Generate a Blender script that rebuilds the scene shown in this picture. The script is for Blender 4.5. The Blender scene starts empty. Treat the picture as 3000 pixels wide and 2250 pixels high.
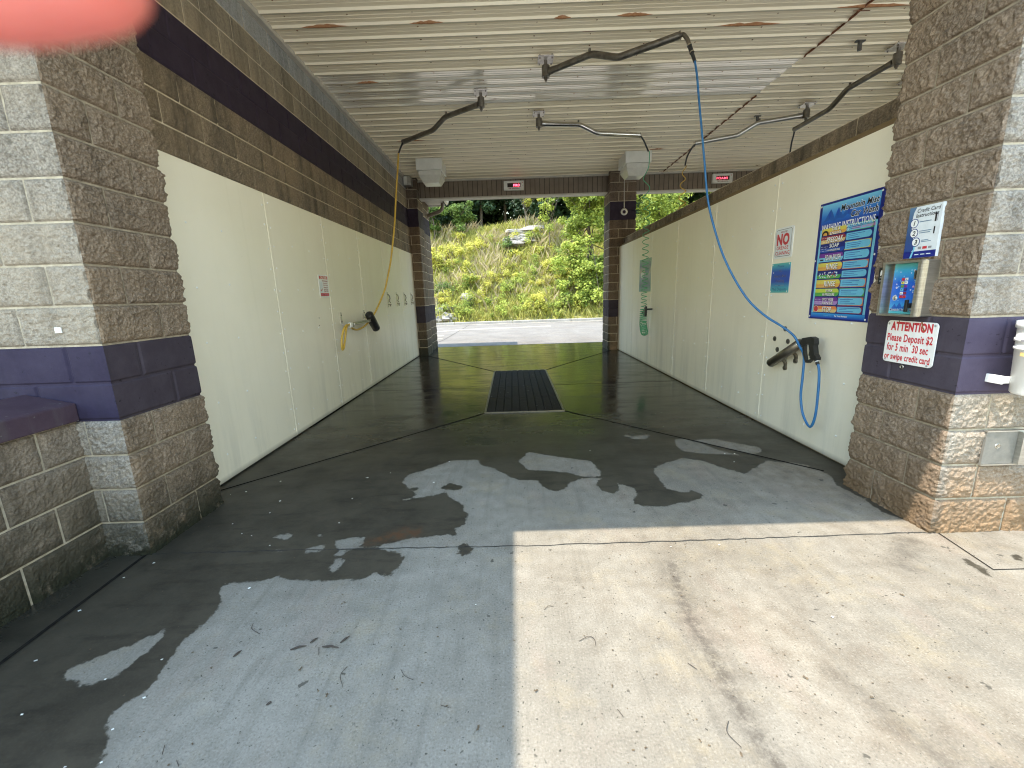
import bpy, math, random
import numpy as np
from mathutils import Vector, Matrix, noise as mn

C = bpy.context.scene.collection
R = math.radians
random.seed(7)

# ------------------------------------------------------------------ camera, world, sun, exposure
cam_d = bpy.data.cameras.new("camera")
cam = bpy.data.objects.new("camera", cam_d); C.objects.link(cam)
cam_d.sensor_width = 36.0
cam_d.lens = 36.0 * 1230.86 / 3000.0
cam_d.clip_start = 0.005; cam_d.clip_end = 600
CAMP = Vector((0, 0, 1.4055))
cR = Vector((0.9995, 0.0002, -0.0322)); cU = Vector((0.0314, 0.2070, 0.9778)); cF = Vector((-0.0069, 0.9783, -0.2069))
cR = cF.cross(cU).normalized(); cU = cR.cross(cF).normalized(); cF = cF.normalized()
cam.matrix_world = Matrix((
    (cR.x, cU.x, -cF.x, CAMP.x), (cR.y, cU.y, -cF.y, CAMP.y), (cR.z, cU.z, -cF.z, CAMP.z), (0, 0, 0, 1)))
cam_d.dof.use_dof = True; cam_d.dof.focus_distance = 5.0; cam_d.dof.aperture_fstop = 6.0
S = bpy.context.scene
S.camera = cam
S.view_settings.view_transform = 'Standard'; S.view_settings.look = 'None'
S.view_settings.exposure = 2.28; S.view_settings.gamma = 1.0
S.cycles.use_denoising = True; S.cycles.filter_width = 1.1
S.cycles.max_bounces = 10; S.cycles.diffuse_bounces = 6; S.cycles.glossy_bounces = 5
S.cycles.transparent_max_bounces = 8; S.cycles.sample_clamp_indirect = 8
SUN = Vector((0.435, 0.175, -1.0)).normalized()          # the way the light travels
w = bpy.data.worlds.new("World"); S.world = w; w.use_nodes = True
nt = w.node_tree; bg = nt.nodes["Background"]
sky = nt.nodes.new("ShaderNodeTexSky"); sky.sky_type = 'NISHITA'; sky.sun_disc = False
sky.sun_elevation = math.asin(-SUN.z); sky.sun_rotation = math.atan2(-SUN.x, -SUN.y)
sky.air_density = 2.4; sky.dust_density = 0.7; sky.ozone_density = 3.0
nt.links.new(sky.outputs[0], bg.inputs[0]); bg.inputs[1].default_value = 0.15
sd = bpy.data.lights.new("sun", 'SUN'); so = bpy.data.objects.new("sun", sd); C.objects.link(so)
sd.energy = 2.0; sd.angle = R(0.5); sd.color = (1.0, 0.91, 0.78)
so.rotation_euler = SUN.to_track_quat('-Z', 'Y').to_euler(); so.location = (0, 0, 30)

# ------------------------------------------------------------------ materials
def mat(name, c1, c2=None, scale=8, detail=6, rough=0.7, metal=0.0, spec=0.5, bump=0.0, bscale=60, stretch=(1, 1, 1),
        lo=0.35, hi=0.65, bdist=0.01, emit=None, c3=None, s3=2.0, lo3=.5, hi3=.7, coat=0, sss=0, rough2=None):
    m = bpy.data.materials.new(name); m.use_nodes = True
    t = m.node_tree; b = t.nodes["Principled BSDF"]; L = t.links
    b.inputs["Roughness"].default_value = rough; b.inputs["Metallic"].default_value = metal
    b.inputs["Specular IOR Level"].default_value = spec
    b.inputs["Coat Weight"].default_value = coat
    if sss:
        b.inputs["Subsurface Weight"].default_value = sss; b.inputs["Subsurface Radius"].default_value = (1.0, .3, .15)
        b.inputs["Subsurface Scale"].default_value = 0.01
    tc = t.nodes.new("ShaderNodeTexCoord"); mp = t.nodes.new("ShaderNodeMapping"); L.new(tc.outputs["Object"], mp.inputs[0])
    mp.inputs["Scale"].default_value = stretch
    if c2 is None: b.inputs["Base Color"].default_value = (*c1, 1)
    else:
        n = t.nodes.new("ShaderNodeTexNoise"); n.inputs["Scale"].default_value = scale; n.inputs["Detail"].default_value = detail
        n.inputs["Roughness"].default_value = .65
        L.new(mp.outputs[0], n.inputs["Vector"])
        r = t.nodes.new("ShaderNodeValToRGB"); L.new(n.outputs["Fac"], r.inputs[0])
        r.color_ramp.elements[0].position = lo; r.color_ramp.elements[1].position = hi
        r.color_ramp.elements[0].color = (*c1, 1); r.color_ramp.elements[1].color = (*c2, 1)
        out = r.outputs[0]
        if c3 is not None:
            n3 = t.nodes.new("ShaderNodeTexNoise"); n3.inputs["Scale"].default_value = s3; n3.inputs["Detail"].default_value = 7
            n3.inputs["Roughness"].default_value = .7
            L.new(mp.outputs[0], n3.inputs["Vector"])
            mr = t.nodes.new("ShaderNodeMapRange"); mr.inputs[1].default_value = lo3; mr.inputs[2].default_value = hi3
            L.new(n3.outputs["Fac"], mr.inputs[0])
            mx = t.nodes.new("ShaderNodeMix"); mx.data_type = 'RGBA'; L.new(mr.outputs[0], mx.inputs[0])
            L.new(out, mx.inputs[6]); mx.inputs[7].default_value = (*c3, 1); out = mx.outputs[2]
        L.new(out, b.inputs["Base Color"])
        if rough2 is not None:
            mr = t.nodes.new("ShaderNodeMapRange"); mr.inputs[1].default_value = lo; mr.inputs[2].default_value = hi
            mr.inputs[3].default_value = rough; mr.inputs[4].default_value = rough2
            L.new(n.outputs["Fac"], mr.inputs[0]); L.new(mr.outputs[0], b.inputs["Roughness"])
    if bump:
        nb = t.nodes.new("ShaderNodeTexNoise"); nb.inputs["Scale"].default_value = bscale; nb.inputs["Detail"].default_value = 5
        nb.inputs["Roughness"].default_value = .65
        L.new(mp.outputs[0], nb.inputs["Vector"])
        bp = t.nodes.new("ShaderNodeBump"); bp.inputs["Strength"].default_value = bump; bp.inputs["Distance"].default_value = bdist
        L.new(nb.outputs["Fac"], bp.inputs["Height"]); L.new(bp.outputs[0], b.inputs["Normal"])
    if emit:
        b.inputs["Emission Color"].default_value = (*emit[0], 1); b.inputs["Emission Strength"].default_value = emit[1]
    return m

class NT:                                            # tiny node helper
    def __init__(s, m): s.t = m.node_tree; s.L = s.t.links; s.b = s.t.nodes["Principled BSDF"]
    def n(s, typ, **kw):
        x = s.t.nodes.new(typ)
        for k, v in kw.items(): setattr(x, k, v)
        return x
    def link(s, a, b): s.L.new(a, b)
    def math(s, op, a, b=None, c=None, clamp=False):
        x = s.n("ShaderNodeMath", operation=op); x.use_clamp = clamp
        for i, v in enumerate((a, b, c)):
            if v is None: continue
            if isinstance(v, (int, float)): x.inputs[i].default_value = v
            else: s.link(v, x.inputs[i])
        return x.outputs[0]
    def noise(s, vec, scale, detail=4, rough=.6):
        x = s.n("ShaderNodeTexNoise"); x.inputs["Scale"].default_value = scale; x.inputs["Detail"].default_value = detail
        x.inputs["Roughness"].default_value = rough; s.link(vec, x.inputs["Vector"]); return x.outputs["Fac"]
    def rng(s, v, a, b, c=0., d=1., smooth=False):
        x = s.n("ShaderNodeMapRange"); x.interpolation_type = 'SMOOTHSTEP' if smooth else 'LINEAR'
        x.inputs[1].default_value = a; x.inputs[2].default_value = b; x.inputs[3].default_value = c; x.inputs[4].default_value = d
        s.link(v, x.inputs[0]); return x.outputs[0]
    def mix(s, f, a, b):
        x = s.n("ShaderNodeMix", data_type='RGBA')
        if isinstance(f, (int, float)): x.inputs[0].default_value = f
        else: s.link(f, x.inputs[0])
        for i, v in ((6, a), (7, b)):
            if isinstance(v, tuple): x.inputs[i].default_value = (*v, 1)
            else: s.link(v, x.inputs[i])
        return x.outputs[2]
    def sep(s, vec):
        x = s.n("ShaderNodeSeparateXYZ"); s.link(vec, x.inputs[0]); return x.outputs
    def mapv(s, vec, sc):
        x = s.n("ShaderNodeMapping"); x.inputs["Scale"].default_value = sc; s.link(vec, x.inputs[0]); return x.outputs[0]
    def bump(s, h, st, dist):
        x = s.n("ShaderNodeBump"); x.inputs["Strength"].default_value = st; x.inputs["Distance"].default_value = dist
        s.link(h, x.inputs["Height"]); s.link(x.outputs[0], s.b.inputs["Normal"])
    def obj(s):
        return s.n("ShaderNodeNewGeometry").outputs["Position"]

def newmat(name, rough=.7, spec=.5, metal=0):
    m = bpy.data.materials.new(name); m.use_nodes = True; k = NT(m)
    k.b.inputs["Roughness"].default_value = rough; k.b.inputs["Specular IOR Level"].default_value = spec; k.b.inputs["Metallic"].default_value = metal
    return m, k

M = {}
# ------------------------------------------------------------------ mesh helpers
def tag(o, label=None, cat=None, group=None, kind=None):
    if label: o['label'] = label
    if cat: o['category'] = cat
    if group: o['group'] = group
    if kind: o['kind'] = kind
    return o
def thing(name, label, cat, loc, group=None):
    o = bpy.data.objects.new(name, None); C.objects.link(o); o.location = loc; o.empty_display_size = .05
    return tag(o, label, cat, group)
def root_loc(p):
    while p.parent is not None: p = p.parent
    return Vector(p.location)
class MB:
    def __init__(s): s.v = []; s.f = []; s.m = []; s.smooth = []
    def add(s, vs, fs, mi=0, sm=False):
        o = len(s.v); s.v += [tuple(x) for x in vs]
        for f in fs: s.f.append(tuple(i + o for i in f)); s.m.append(mi); s.smooth.append(sm)
    def box(s, x0, y0, z0, x1, y1, z1, mi=0):
        v = [(x0, y0, z0), (x1, y0, z0), (x1, y1, z0), (x0, y1, z0), (x0, y0, z1), (x1, y0, z1), (x1, y1, z1), (x0, y1, z1)]
        s.add(v, [(0, 3, 2, 1), (4, 5, 6, 7), (0, 1, 5, 4), (1, 2, 6, 5), (2, 3, 7, 6), (3, 0, 4, 7)], mi)
    def obox(s, c, X, Y, Z, hx, hy, hz, mi=0):       # oriented box, centre and half sizes
        c = Vector(c); X = Vector(X) * hx; Y = Vector(Y) * hy; Z = Vector(Z) * hz
        v = [c - X - Y - Z, c + X - Y - Z, c + X + Y - Z, c - X + Y - Z, c - X - Y + Z, c + X - Y + Z, c + X + Y + Z, c - X + Y + Z]
        s.add(v, [(0, 3, 2, 1), (4, 5, 6, 7), (0, 1, 5, 4), (1, 2, 6, 5), (2, 3, 7, 6), (3, 0, 4, 7)], mi)
    def tube(s, pts, r, seg=10, caps=True, mi=0, sm=True):
        pts = [Vector(p) for p in pts]; n = len(pts)
        rs = r if isinstance(r, (list, tuple)) else [r] * n
        T = []
        for i in range(n):
            a = pts[max(i - 1, 0)]; b = pts[min(i + 1, n - 1)]; d = (b - a)
            T.append(d.normalized() if d.length > 1e-9 else Vector((0, 0, 1)))
        up = Vector((0, 0, 1)) if abs(T[0].z) < .9 else Vector((1, 0, 0))
        X = T[0].cross(up).normalized(); vs = []
        for i in range(n):
            X = (X - T[i] * X.dot(T[i])).normalized(); Y = T[i].cross(X)
            for k in range(seg):
                a = 2 * math.pi * k / seg
                vs.append(pts[i] + (X * math.cos(a) + Y * math.sin(a)) * rs[i])
        fs = []
        for i in range(n - 1):
            for k in range(seg):
                k2 = (k + 1) % seg
                fs.append((i * seg + k, i * seg + k2, (i + 1) * seg + k2, (i + 1) * seg + k))
        s.add(vs, fs, mi, sm)
        if caps:
            s.add(vs[:seg], [tuple(range(seg))[::-1]], mi); s.add(vs[-seg:], [tuple(range(seg))], mi)
    def cyl(s, a, b, r, seg=16, mi=0, r2=None):
        s.tube([a, b], [r, r if r2 is None else r2], seg, True, mi)
    def sphere(s, c, rx, ry=None, rz=None, seg=12, rings=8, mi=0):
        ry = ry or rx; rz = rz or rx; vs = []; fs = []
        for i in range(rings + 1):
            t = math.pi * i / rings
            for k in range(seg):
                a = 2 * math.pi * k / seg
                vs.append((c[0] + rx * math.sin(t) * math.cos(a), c[1] + ry * math.sin(t) * math.sin(a), c[2] + rz * math.cos(t)))
        for i in range(rings):
            for k in range(seg):
                k2 = (k + 1) % seg; fs.append((i * seg + k, (i + 1) * seg + k, (i + 1) * seg + k2, i * seg + k2))
        s.add(vs, fs, mi, True)
    def torus(s, c, X, Y, r1, r2, seg=20, sg=8, mi=0):
        c = Vector(c); X = Vector(X); Y = Vector(Y); Z = X.cross(Y); vs = []; fs = []
        for i in range(seg):
            a = 2 * math.pi * i / seg; d = X * math.cos(a) + Y * math.sin(a)
            for k in range(sg):
                b = 2 * math.pi * k / sg; vs.append(c + d * (r1 + r2 * math.cos(b)) + Z * r2 * math.sin(b))
        for i in range(seg):
            for k in range(sg):
                i2 = (i + 1) % seg; k2 = (k + 1) % sg; fs.append((i * sg + k, i2 * sg + k, i2 * sg + k2, i * sg + k2))
        s.add(vs, fs, mi, True)
    def prism(s, poly, Z, h, mi=0):                  # polygon of 3D points (counter-clockwise seen from +Z) pushed by Z*h
        Z = Vector(Z) * h; p = [Vector(q) for q in poly]; n = len(p); v = p + [q + Z for q in p]
        fs = [tuple(range(n))[::-1], tuple(range(n, 2 * n))] + [(i, (i + 1) % n, (i + 1) % n + n, i + n) for i in range(n)]
        s.add(v, fs, mi)
    def build(s, name, mats, parent=None, loc=None, bevel=0, attr=None):
        if not isinstance(mats, (list, tuple)): mats = [mats]
        if parent is not None: o0 = root_loc(parent)
        elif loc is not None: o0 = Vector(loc)
        else:
            a = np.array(s.v); o0 = Vector(((a[:, 0].min() + a[:, 0].max()) / 2, (a[:, 1].min() + a[:, 1].max()) / 2, a[:, 2].min()))
        me = bpy.data.meshes.new(name)
        me.from_pydata([(x - o0.x, y - o0.y, z - o0.z) for x, y, z in s.v], [], s.f)
        for m_ in mats: me.materials.append(m_)
        me.polygons.foreach_set("material_index", s.m); me.polygons.foreach_set("use_smooth", s.smooth)
        if attr:
            for k, vals in attr.items():
                at = me.attributes.new(k, 'FLOAT', 'POINT'); at.data.foreach_set("value", np.asarray(vals, dtype=np.float32))
        me.update()
        o = bpy.data.objects.new(name, me); C.objects.link(o)
        if parent is not None: o.parent = parent
        else: o.location = o0
        if bevel:
            bv = o.modifiers.new("bevel", 'BEVEL'); bv.width = bevel; bv.segments = 2; bv.limit_method = 'ANGLE'; bv.angle_limit = R(40)
        return o

def smooth_path(pts, n=8):                           # Catmull-Rom
    p = [Vector(q) for q in pts]; p = [p[0] * 2 - p[1]] + p + [p[-1] * 2 - p[-2]]; out = []
    for i in range(1, len(p) - 2):
        for k in range(n):
            t = k / n; a, b, c, d = p[i - 1], p[i], p[i + 1], p[i + 2]
            out.append(.5 * ((2 * b) + (c - a) * t + (2 * a - 5 * b + 4 * c - d) * t * t + (3 * b - a - 3 * c + d) * t ** 3))
    out.append(p[-2]); return out

_tc = {}
def text_geo(txt, bold=0.0):
    """2-D mesh of a word in the built-in font: (verts, faces, width, cap height 1)."""
    k = (txt, bold)
    if k in _tc: return _tc[k]
    cu = bpy.data.curves.new("t", 'FONT'); cu.body = txt; cu.size = 1; cu.offset = bold; cu.resolution_u = 3; cu.space_character = 1.06
    o = bpy.data.objects.new("t", cu); C.objects.link(o)
    bpy.context.view_layer.update()
    me = bpy.data.meshes.new_from_object(o.evaluated_get(bpy.context.evaluated_depsgraph_get()))
    v = [(q.co.x, q.co.y) for q in me.vertices]; f = [tuple(p.vertices) for p in me.polygons]
    bpy.data.objects.remove(o); bpy.data.curves.remove(cu); bpy.data.meshes.remove(me)
    xs = [q[0] for q in v] or [0]; x0 = min(xs); wd = max(xs) - x0
    v = [(a - x0, b) for a, b in v]; _tc[k] = (v, f, wd); return _tc[k]

class Panel:
    """a flat thing drawn in its own plane: O lower-left corner, U right, V up, N out of the wall"""
    def __init__(s, O, U, V, N): s.O = Vector(O); s.U = Vector(U); s.V = Vector(V); s.N = Vector(N); s.p = {}; s.g = 0
    def pt(s, u, v, w=0): return s.O + s.U * u + s.V * v + s.N * w
    def mb(s, part, m):
        k = (part, m, s.g)
        if k not in s.p: s.p[k] = MB()
        return s.p[k]
    def poly(s, part, m, pts, w):
        b = s.mb(part, m); b.add([s.pt(u, v, w) for u, v in pts], [tuple(range(len(pts)))])
    def slab(s, part, m, pts, w0, w1):
        s.mb(part, m).prism([s.pt(u, v, w0) for u, v in pts], s.N, w1 - w0)
    def rect(s, part, m, u0, v0, u1, v1, w, r=0):
        s.poly(part, m, rrect(u0, v0, u1, v1, r), w)
    def disc(s, part, m, u, v, r, w, n=20, rv=None):
        rv = rv or r
        s.poly(part, m, [(u + r * math.cos(2 * math.pi * i / n), v + rv * math.sin(2 * math.pi * i / n)) for i in range(n)], w)
    def text(s, part, m, txt, u, v, h, w, width=None, align='c', bold=.0, shear=0, rot=0):
        vs, fs, wd = text_geo(txt, bold); k = h / .72; kx = k if width is None else width / max(wd, 1e-6)
        off = {'l': 0, 'c': -.5, 'r': -1}[align] * wd * kx; ca, sa = math.cos(rot), math.sin(rot); out = []
        for a, b in vs:
            x = off + a * kx + shear * b * k; y = b * k; out.append(s.pt(u + x * ca - y * sa, v + x * sa + y * ca, w))
        s.mb(part, m).add(out, fs)
    def finish(s, parent, sub=None):
        """sub: {part: the part it sits on}"""
        sub = sub or {}; made = {}
        for (part, m, g), b in sorted(s.p.items(), key=lambda q: q[0][0] in sub):
            host = made.get((sub.get(part), g)) or made.get((sub.get(part), 0)) or parent
            made.setdefault((part, g), b.build(part, M[m], host))
def rrect(u0, v0, u1, v1, r=0, n=5):
    if r <= 0: return [(u0, v0), (u1, v0), (u1, v1), (u0, v1)]
    out = []
    for cx, cy, a0 in ((u1 - r, v0 + r, -90), (u1 - r, v1 - r, 0), (u0 + r, v1 - r, 90), (u0 + r, v0 + r, 180)):
        for i in range(n + 1):
            a = R(a0 + 90 * i / n); out.append((cx + r * math.cos(a), cy + r * math.sin(a)))
    return out
# outlines of the dry patches, stains and litter on the floor, in metres
DRY = [[(-1.348, 1.037),(-1.403, 1.142),(-1.438, 1.162),(-1.473, 1.225),(-1.411, 1.304),(-1.424, 1.383),(-1.457, 1.495),(-1.453, 1.582),(-1.429, 1.648),(-1.446, 1.766),(-1.545, 1.903),(-1.39, 1.915),(-1.282, 1.937),(-1.284, 1.975),(-1.234, 1.926),(-1.01, 1.899),(-0.966, 1.906),(-0.808, 1.899),(-0.782, 1.966),(-0.708, 1.922),(-0.667, 1.948),(-0.644, 2.075),(-0.669, 2.119),(-0.795, 2.169),(-0.871, 2.196),(-0.999, 2.179),(-1.0, 2.113),(-1.045, 2.126),(-1.049, 2.171),(-1.108, 2.279),(-0.964, 2.309),(-0.927, 2.282),(-0.93, 2.21),(-0.829, 2.194),(-0.672, 2.269),(-0.55, 2.28),(-0.428, 2.306),(-0.371, 2.241),(-0.409, 2.37),(-0.339, 2.393),(-0.342, 2.565),(-0.361, 2.566),(-0.381, 2.649),(-0.446, 2.742),(-0.51, 2.805),(-0.548, 2.868),(-0.571, 2.833),(-0.635, 2.813),(-0.833, 2.755),(-0.74, 2.831),(-0.774, 2.883),(-0.83, 2.924),(-0.846, 2.991),(-0.897, 3.048),(-0.895, 3.192),(-0.777, 3.291),(-0.57, 3.476),(-0.353, 3.477),(-0.318, 3.371),(-0.168, 3.246),(-0.041, 3.073),(0.007, 3.041),(0.161, 3.017),(0.188, 2.895),(0.262, 2.828),(0.344, 2.86),(0.386, 2.961),(0.469, 3.009),(0.497, 3.035),(0.571, 3.044),(0.639, 3.025),(0.583, 2.921),(0.607, 2.818),(0.67, 2.753),(0.728, 2.81),(0.754, 2.936),(0.77, 2.908),(0.84, 2.852),(0.841, 2.719),(0.794, 2.688),(0.78, 2.601),(0.862, 2.564),(0.976, 2.568),(1.153, 2.621),(1.253, 2.659),(1.293, 2.725),(1.239, 2.777),(1.164, 2.753),(1.108, 2.785),(1.071, 2.837),(1.076, 3.051),(1.081, 3.139),(1.147, 3.227),(1.244, 3.284),(1.409, 3.372),(1.557, 3.293),(1.633, 3.159),(1.75, 3.031),(1.934, 3.167),(2.057, 3.27),(2.21, 3.193),(2.313, 3.108),(2.358, 2.987),(2.284, 2.781),(2.306, 2.593),(2.284, 2.413),(2.33, 2.3),(2.6, 2.2),(4.5, 2.2),(9, 2.2),(9, -9),(-1.2, -9),(-1.6, 0.2)], [(0.503, 3.069),(0.416, 3.142),(0.236, 3.201),(0.086, 3.227),(0.013, 3.413),(0.101, 3.625),(0.354, 3.492),(0.63, 3.365),(0.662, 3.139),(0.659, 3.066),(0.573, 3.058)], [(1.03, 4.023),(1.142, 3.979),(1.33, 3.994),(1.277, 3.875),(1.142, 3.874)], [(1.517, 3.831),(1.602, 3.859),(1.689, 3.751),(1.805, 3.513),(1.91, 3.402),(1.83, 3.426),(1.606, 3.463),(1.476, 3.541),(1.469, 3.667)], [(1.688, 3.816),(1.881, 3.82),(2.176, 3.566),(2.136, 3.474),(2.046, 3.409),(1.849, 3.574)], [(2.192, 3.243),(2.281, 3.188),(2.346, 3.121),(2.259, 3.118)], [(-1.511, 2.324),(-1.465, 2.373),(-1.4, 2.344),(-1.409, 2.294)], [(-1.035, 2.012),(-1.022, 2.072),(-0.961, 2.08),(-0.971, 2.009),(-0.992, 1.968)], [(-1.827, 1.396),(-1.791, 1.437),(-1.723, 1.486),(-1.651, 1.538),(-1.597, 1.606),(-1.558, 1.547),(-1.577, 1.453),(-1.598, 1.373),(-1.642, 1.325),(-1.721, 1.342),(-1.774, 1.358)], [(-1.435, 2.189),(-1.382, 2.191),(-1.378, 2.171),(-1.426, 2.173)], [(-1.247, 2.191),(-1.157, 2.233),(-1.14, 2.164),(-1.217, 2.156)], [(-1.245, 2.336),(-1.222, 2.347),(-1.2, 2.313)]]
WETH = [[(-0.355, 2.171),(-0.318, 2.203),(-0.274, 2.167),(-0.271, 2.1),(-0.318, 2.085),(-0.35, 2.115)], [(-0.84, 2.964),(-0.732, 2.957),(-0.78, 2.908),(-0.818, 2.923)], [(-0.586, 2.921),(-0.531, 3.023),(-0.416, 2.962),(-0.421, 2.897),(-0.512, 2.891)], [(2.215, 2.901),(2.252, 2.904),(2.26, 2.885),(2.215, 2.862)]]
STAIN = [(0.788, 1.95),(0.734, 1.61),(0.735, 1.39),(0.739, 1.288),(0.732, 1.149),(0.742, 1.06),(0.755, 0.987)]
RUST = [(-0.934, 2.222),(-0.846, 2.29),(-0.716, 2.386),(-0.617, 2.368),(-0.625, 2.304),(-0.768, 2.262)]
TW = [[(-0.96, 1.467),(-0.901, 1.485)], [(-0.894, 1.5),(-0.871, 1.526)], [(-0.833, 1.478),(-0.76, 1.47)], [(-0.765, 1.496),(-0.738, 1.531)], [(-1.179, 1.44),(-1.164, 1.471)], [(-0.922, 1.227),(-0.907, 1.237)]]
ND = [[(-1.208, 1.623),(-1.19, 1.585),(-1.138, 1.558)], [(-0.692, 1.382),(-0.701, 1.341),(-0.676, 1.295)], [(-0.476, 1.362),(-0.451, 1.329),(-0.417, 1.315)], [(-1.182, 1.1),(-1.163, 1.067)], [(-1.105, 1.052),(-1.081, 1.031)], [(-0.296, 1.212),(-0.265, 1.199)], [(-0.848, 1.481),(-0.827, 1.435)], [(0.102, 1.655),(0.119, 1.673),(0.144, 1.676)], [(0.231, 1.474),(0.273, 1.493),(0.295, 1.482),(0.295, 1.449)], [(0.629, 1.356),(0.651, 1.325)], [(0.672, 1.131),(0.648, 1.091),(0.67, 1.048)], [(1.227, 1.551),(1.243, 1.535)], [(0.317, 1.181),(0.329, 1.152)]]
LF = [(1.271, 2.129), (1.743, 1.684), (1.882, 1.459), (0.551, 1.071), (0.659, 1.028), (1.201, 1.198), (1.028, 1.278), (0.042, 1.256), (0.319, 1.266), (-0.871, 1.375), (-0.839, 1.735), (-1.09, 1.099), (-0.719, 1.259), (-0.76, 1.28), (-0.158, 1.126)]
WETH += [[(2.277, 1.939), (2.3, 1.932), (2.305, 1.866), (2.273, 1.793), (2.257, 1.801), (2.257, 1.865)], [(2.535, 1.947), (2.581, 1.961), (2.594, 1.934), (2.537, 1.885), (2.532, 1.908)]]
# ------------------------------------------------------------------ the materials
# concrete floor: 'sdf' is how far a spot lies outside the dry patches (m), 'stain' tyre and drip marks, 'rusty' a rust stain
def concrete(name, dry1, dry2, wetness=True):
    m, k = newmat(name, .85, .5 if wetness else .15); P = k.obj()
    big = k.noise(P, 1.1, 6, .65); mid = k.noise(P, 9, 6, .7); fine = k.noise(P, 120, 3, .7); broom = k.noise(k.mapv(P, (160, 6, 1)), 1.0, 3)
    base = k.mix(k.rng(mid, .32, .66), dry1, dry2)
    if wetness:                                       # tan soil, also darkening the sunlit side to hold its brightness down
        so_ = k.math('MULTIPLY', k.rng(k.sep(P)[0], -.7, 1.0, 0, 1, True), k.rng(k.noise(P, 1.5, 7, .72), .30, .62, .15, .9))
        base = k.mix(so_, base, k.mix(k.rng(mid, .36, .62), (.150, .120, .088), (.235, .200, .152)))
    base = k.mix(k.rng(big, .38, .64, 0, .6), base, tuple(c * .70 for c in dry1))
    base = k.mix(k.rng(k.noise(P, 2.3, 8, .75), .52, .70, 0, .45), base, (dry2[0] * 1.02, dry2[1] * .90, dry2[2] * .66))    # tan soil film
    base = k.mix(k.rng(k.noise(k.mapv(P, (1.9, .8, 1)), 1.3, 7, .7), .54, .70, 0, .4), base, (dry2[0] * .9, dry2[1] * .74, dry2[2] * .70))
    base = k.mix(k.rng(k.noise(P, 36, 6, .8), .52, .66, 0, .5), base, tuple(c * .55 for c in dry1))
    base = k.mix(k.rng(fine, .54, .70, 0, .55), base, tuple(c * .42 for c in dry1))
    base = k.mix(k.rng(fine, .46, .30, 0, .35), base, tuple(min(1, c * 1.35) for c in dry2))
    base = k.mix(k.rng(k.noise(P, 62, 2, .5), .685, .72, 0, .85), base, tuple(c * .25 for c in dry1))       # pits
    base = k.mix(k.rng(k.noise(P, 15, 3, .5), .70, .73, 0, .8), base, tuple(c * .32 for c in dry1))         # oil drips
    base = k.mix(k.rng(k.noise(k.mapv(P, (20, 1.2, 1)), 1, 5, .65), .52, .74, 0, .35), base, tuple(c * .52 for c in dry1))   # tyre and broom streaks
    if not wetness:
        k.link(base, k.b.inputs["Base Color"]); k.b.inputs["Roughness"].default_value = .85
        k.bump(fine, .25, .004); return m
    at = k.n("ShaderNodeAttribute", attribute_name="stain").outputs["Fac"]
    stn = k.math('MULTIPLY', at, k.rng(k.noise(P, 22, 6, .75), .36, .56, .15, 1))
    base = k.mix(k.math('MULTIPLY', stn, .85), base, (.07, .06, .05))
    sdf = k.n("ShaderNodeAttribute", attribute_name="sdf").outputs["Fac"]
    e = k.math('ADD', sdf, k.math('MULTIPLY', k.math('SUBTRACT', k.noise(P, 16, 6, .7), .5), .085))
    wet = k.rng(e, -.006, .006, 0, 1, True)
    fringe = k.rng(e, -.05, 0, 0, .3)
    y = k.sep(P)[1]
    damp = k.rng(k.math('ADD', y, k.math('MULTIPLY', k.math('SUBTRACT', k.noise(P, 1.7, 5, .6), .5), 2.6)), 2.6, 5.4, 0, 1, True)
    edge = k.n("ShaderNodeAttribute", attribute_name="gutter").outputs["Fac"]
    damp = k.math('MAXIMUM', damp, edge)
    wcol = k.mix(damp, (.062, .053, .038), (.026, .024, .018))
    wcol = k.mix(k.rng(k.noise(P, 2.6, 7, .7), .42, .66, 0, .6), wcol, (.018, .016, .012))
    wcol = k.mix(k.rng(fine, .5, .75, 0, .5), wcol, (.07, .064, .054))
    wcol = k.mix(k.rng(k.noise(k.mapv(P, (3, 11, 1)), 1, 6, .7), .52, .72, 0, .6), wcol, (.012, .011, .009))
    base = k.mix(fringe, base, tuple(c * .75 for c in dry1))
    ru = k.n("ShaderNodeAttribute", attribute_name="rusty").outputs["Fac"]
    col = k.mix(wet, base, wcol)
    col = k.mix(k.math('MULTIPLY', ru, k.rng(k.noise(P, 20, 5), .35, .6)), col, (.085, .045, .024))
    k.link(col, k.b.inputs["Base Color"])
    film = k.rng(k.noise(k.mapv(P, (1.6, 5.0, 1)), 1, 6, .65), .38, .62, .05, .25)
    wr = k.math('MULTIPLY_ADD', damp, k.math('SUBTRACT', film, .52), .52)
    rr = k.math('ADD', k.math('MULTIPLY', wet, k.math('SUBTRACT', wr, .85)), .85)
    k.link(rr, k.b.inputs["Roughness"]); k.link(k.math('MULTIPLY', wet, k.rng(damp, 0, 1, .13, .5)), k.b.inputs["Specular IOR Level"])
    h = k.math('ADD', k.math('MULTIPLY', fine, k.rng(wet, 0, 1, 1, .15)), k.math('MULTIPLY', broom, k.rng(wet, 0, 1, .9, .1)))
    h = k.math('ADD', h, k.math('MULTIPLY', k.noise(P, 14, 3), .55))
    k.bump(h, .35, .0045)
    return m
M['floor'] = concrete('wet_and_dry_concrete', (.212, .194, .160), (.290, .268, .226))
M['drive'] = concrete('driveway_concrete', (.175, .160, .143), (.235, .218, .198), False)
M['bounce_apron'] = concrete('bounce_concrete', (.50, .49, .46), (.60, .59, .56), False)
M['kerb'] = concrete('kerb_concrete', (.30, .285, .26), (.40, .38, .35), False)
M['joint'] = mat('joint_dirt', (.010, .009, .008), (.022, .020, .017), scale=30, rough=1, spec=.05)
M['crack'] = mat('crack_dirt', (.020, .018, .015), (.05, .045, .038), scale=40, rough=.9)

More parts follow.
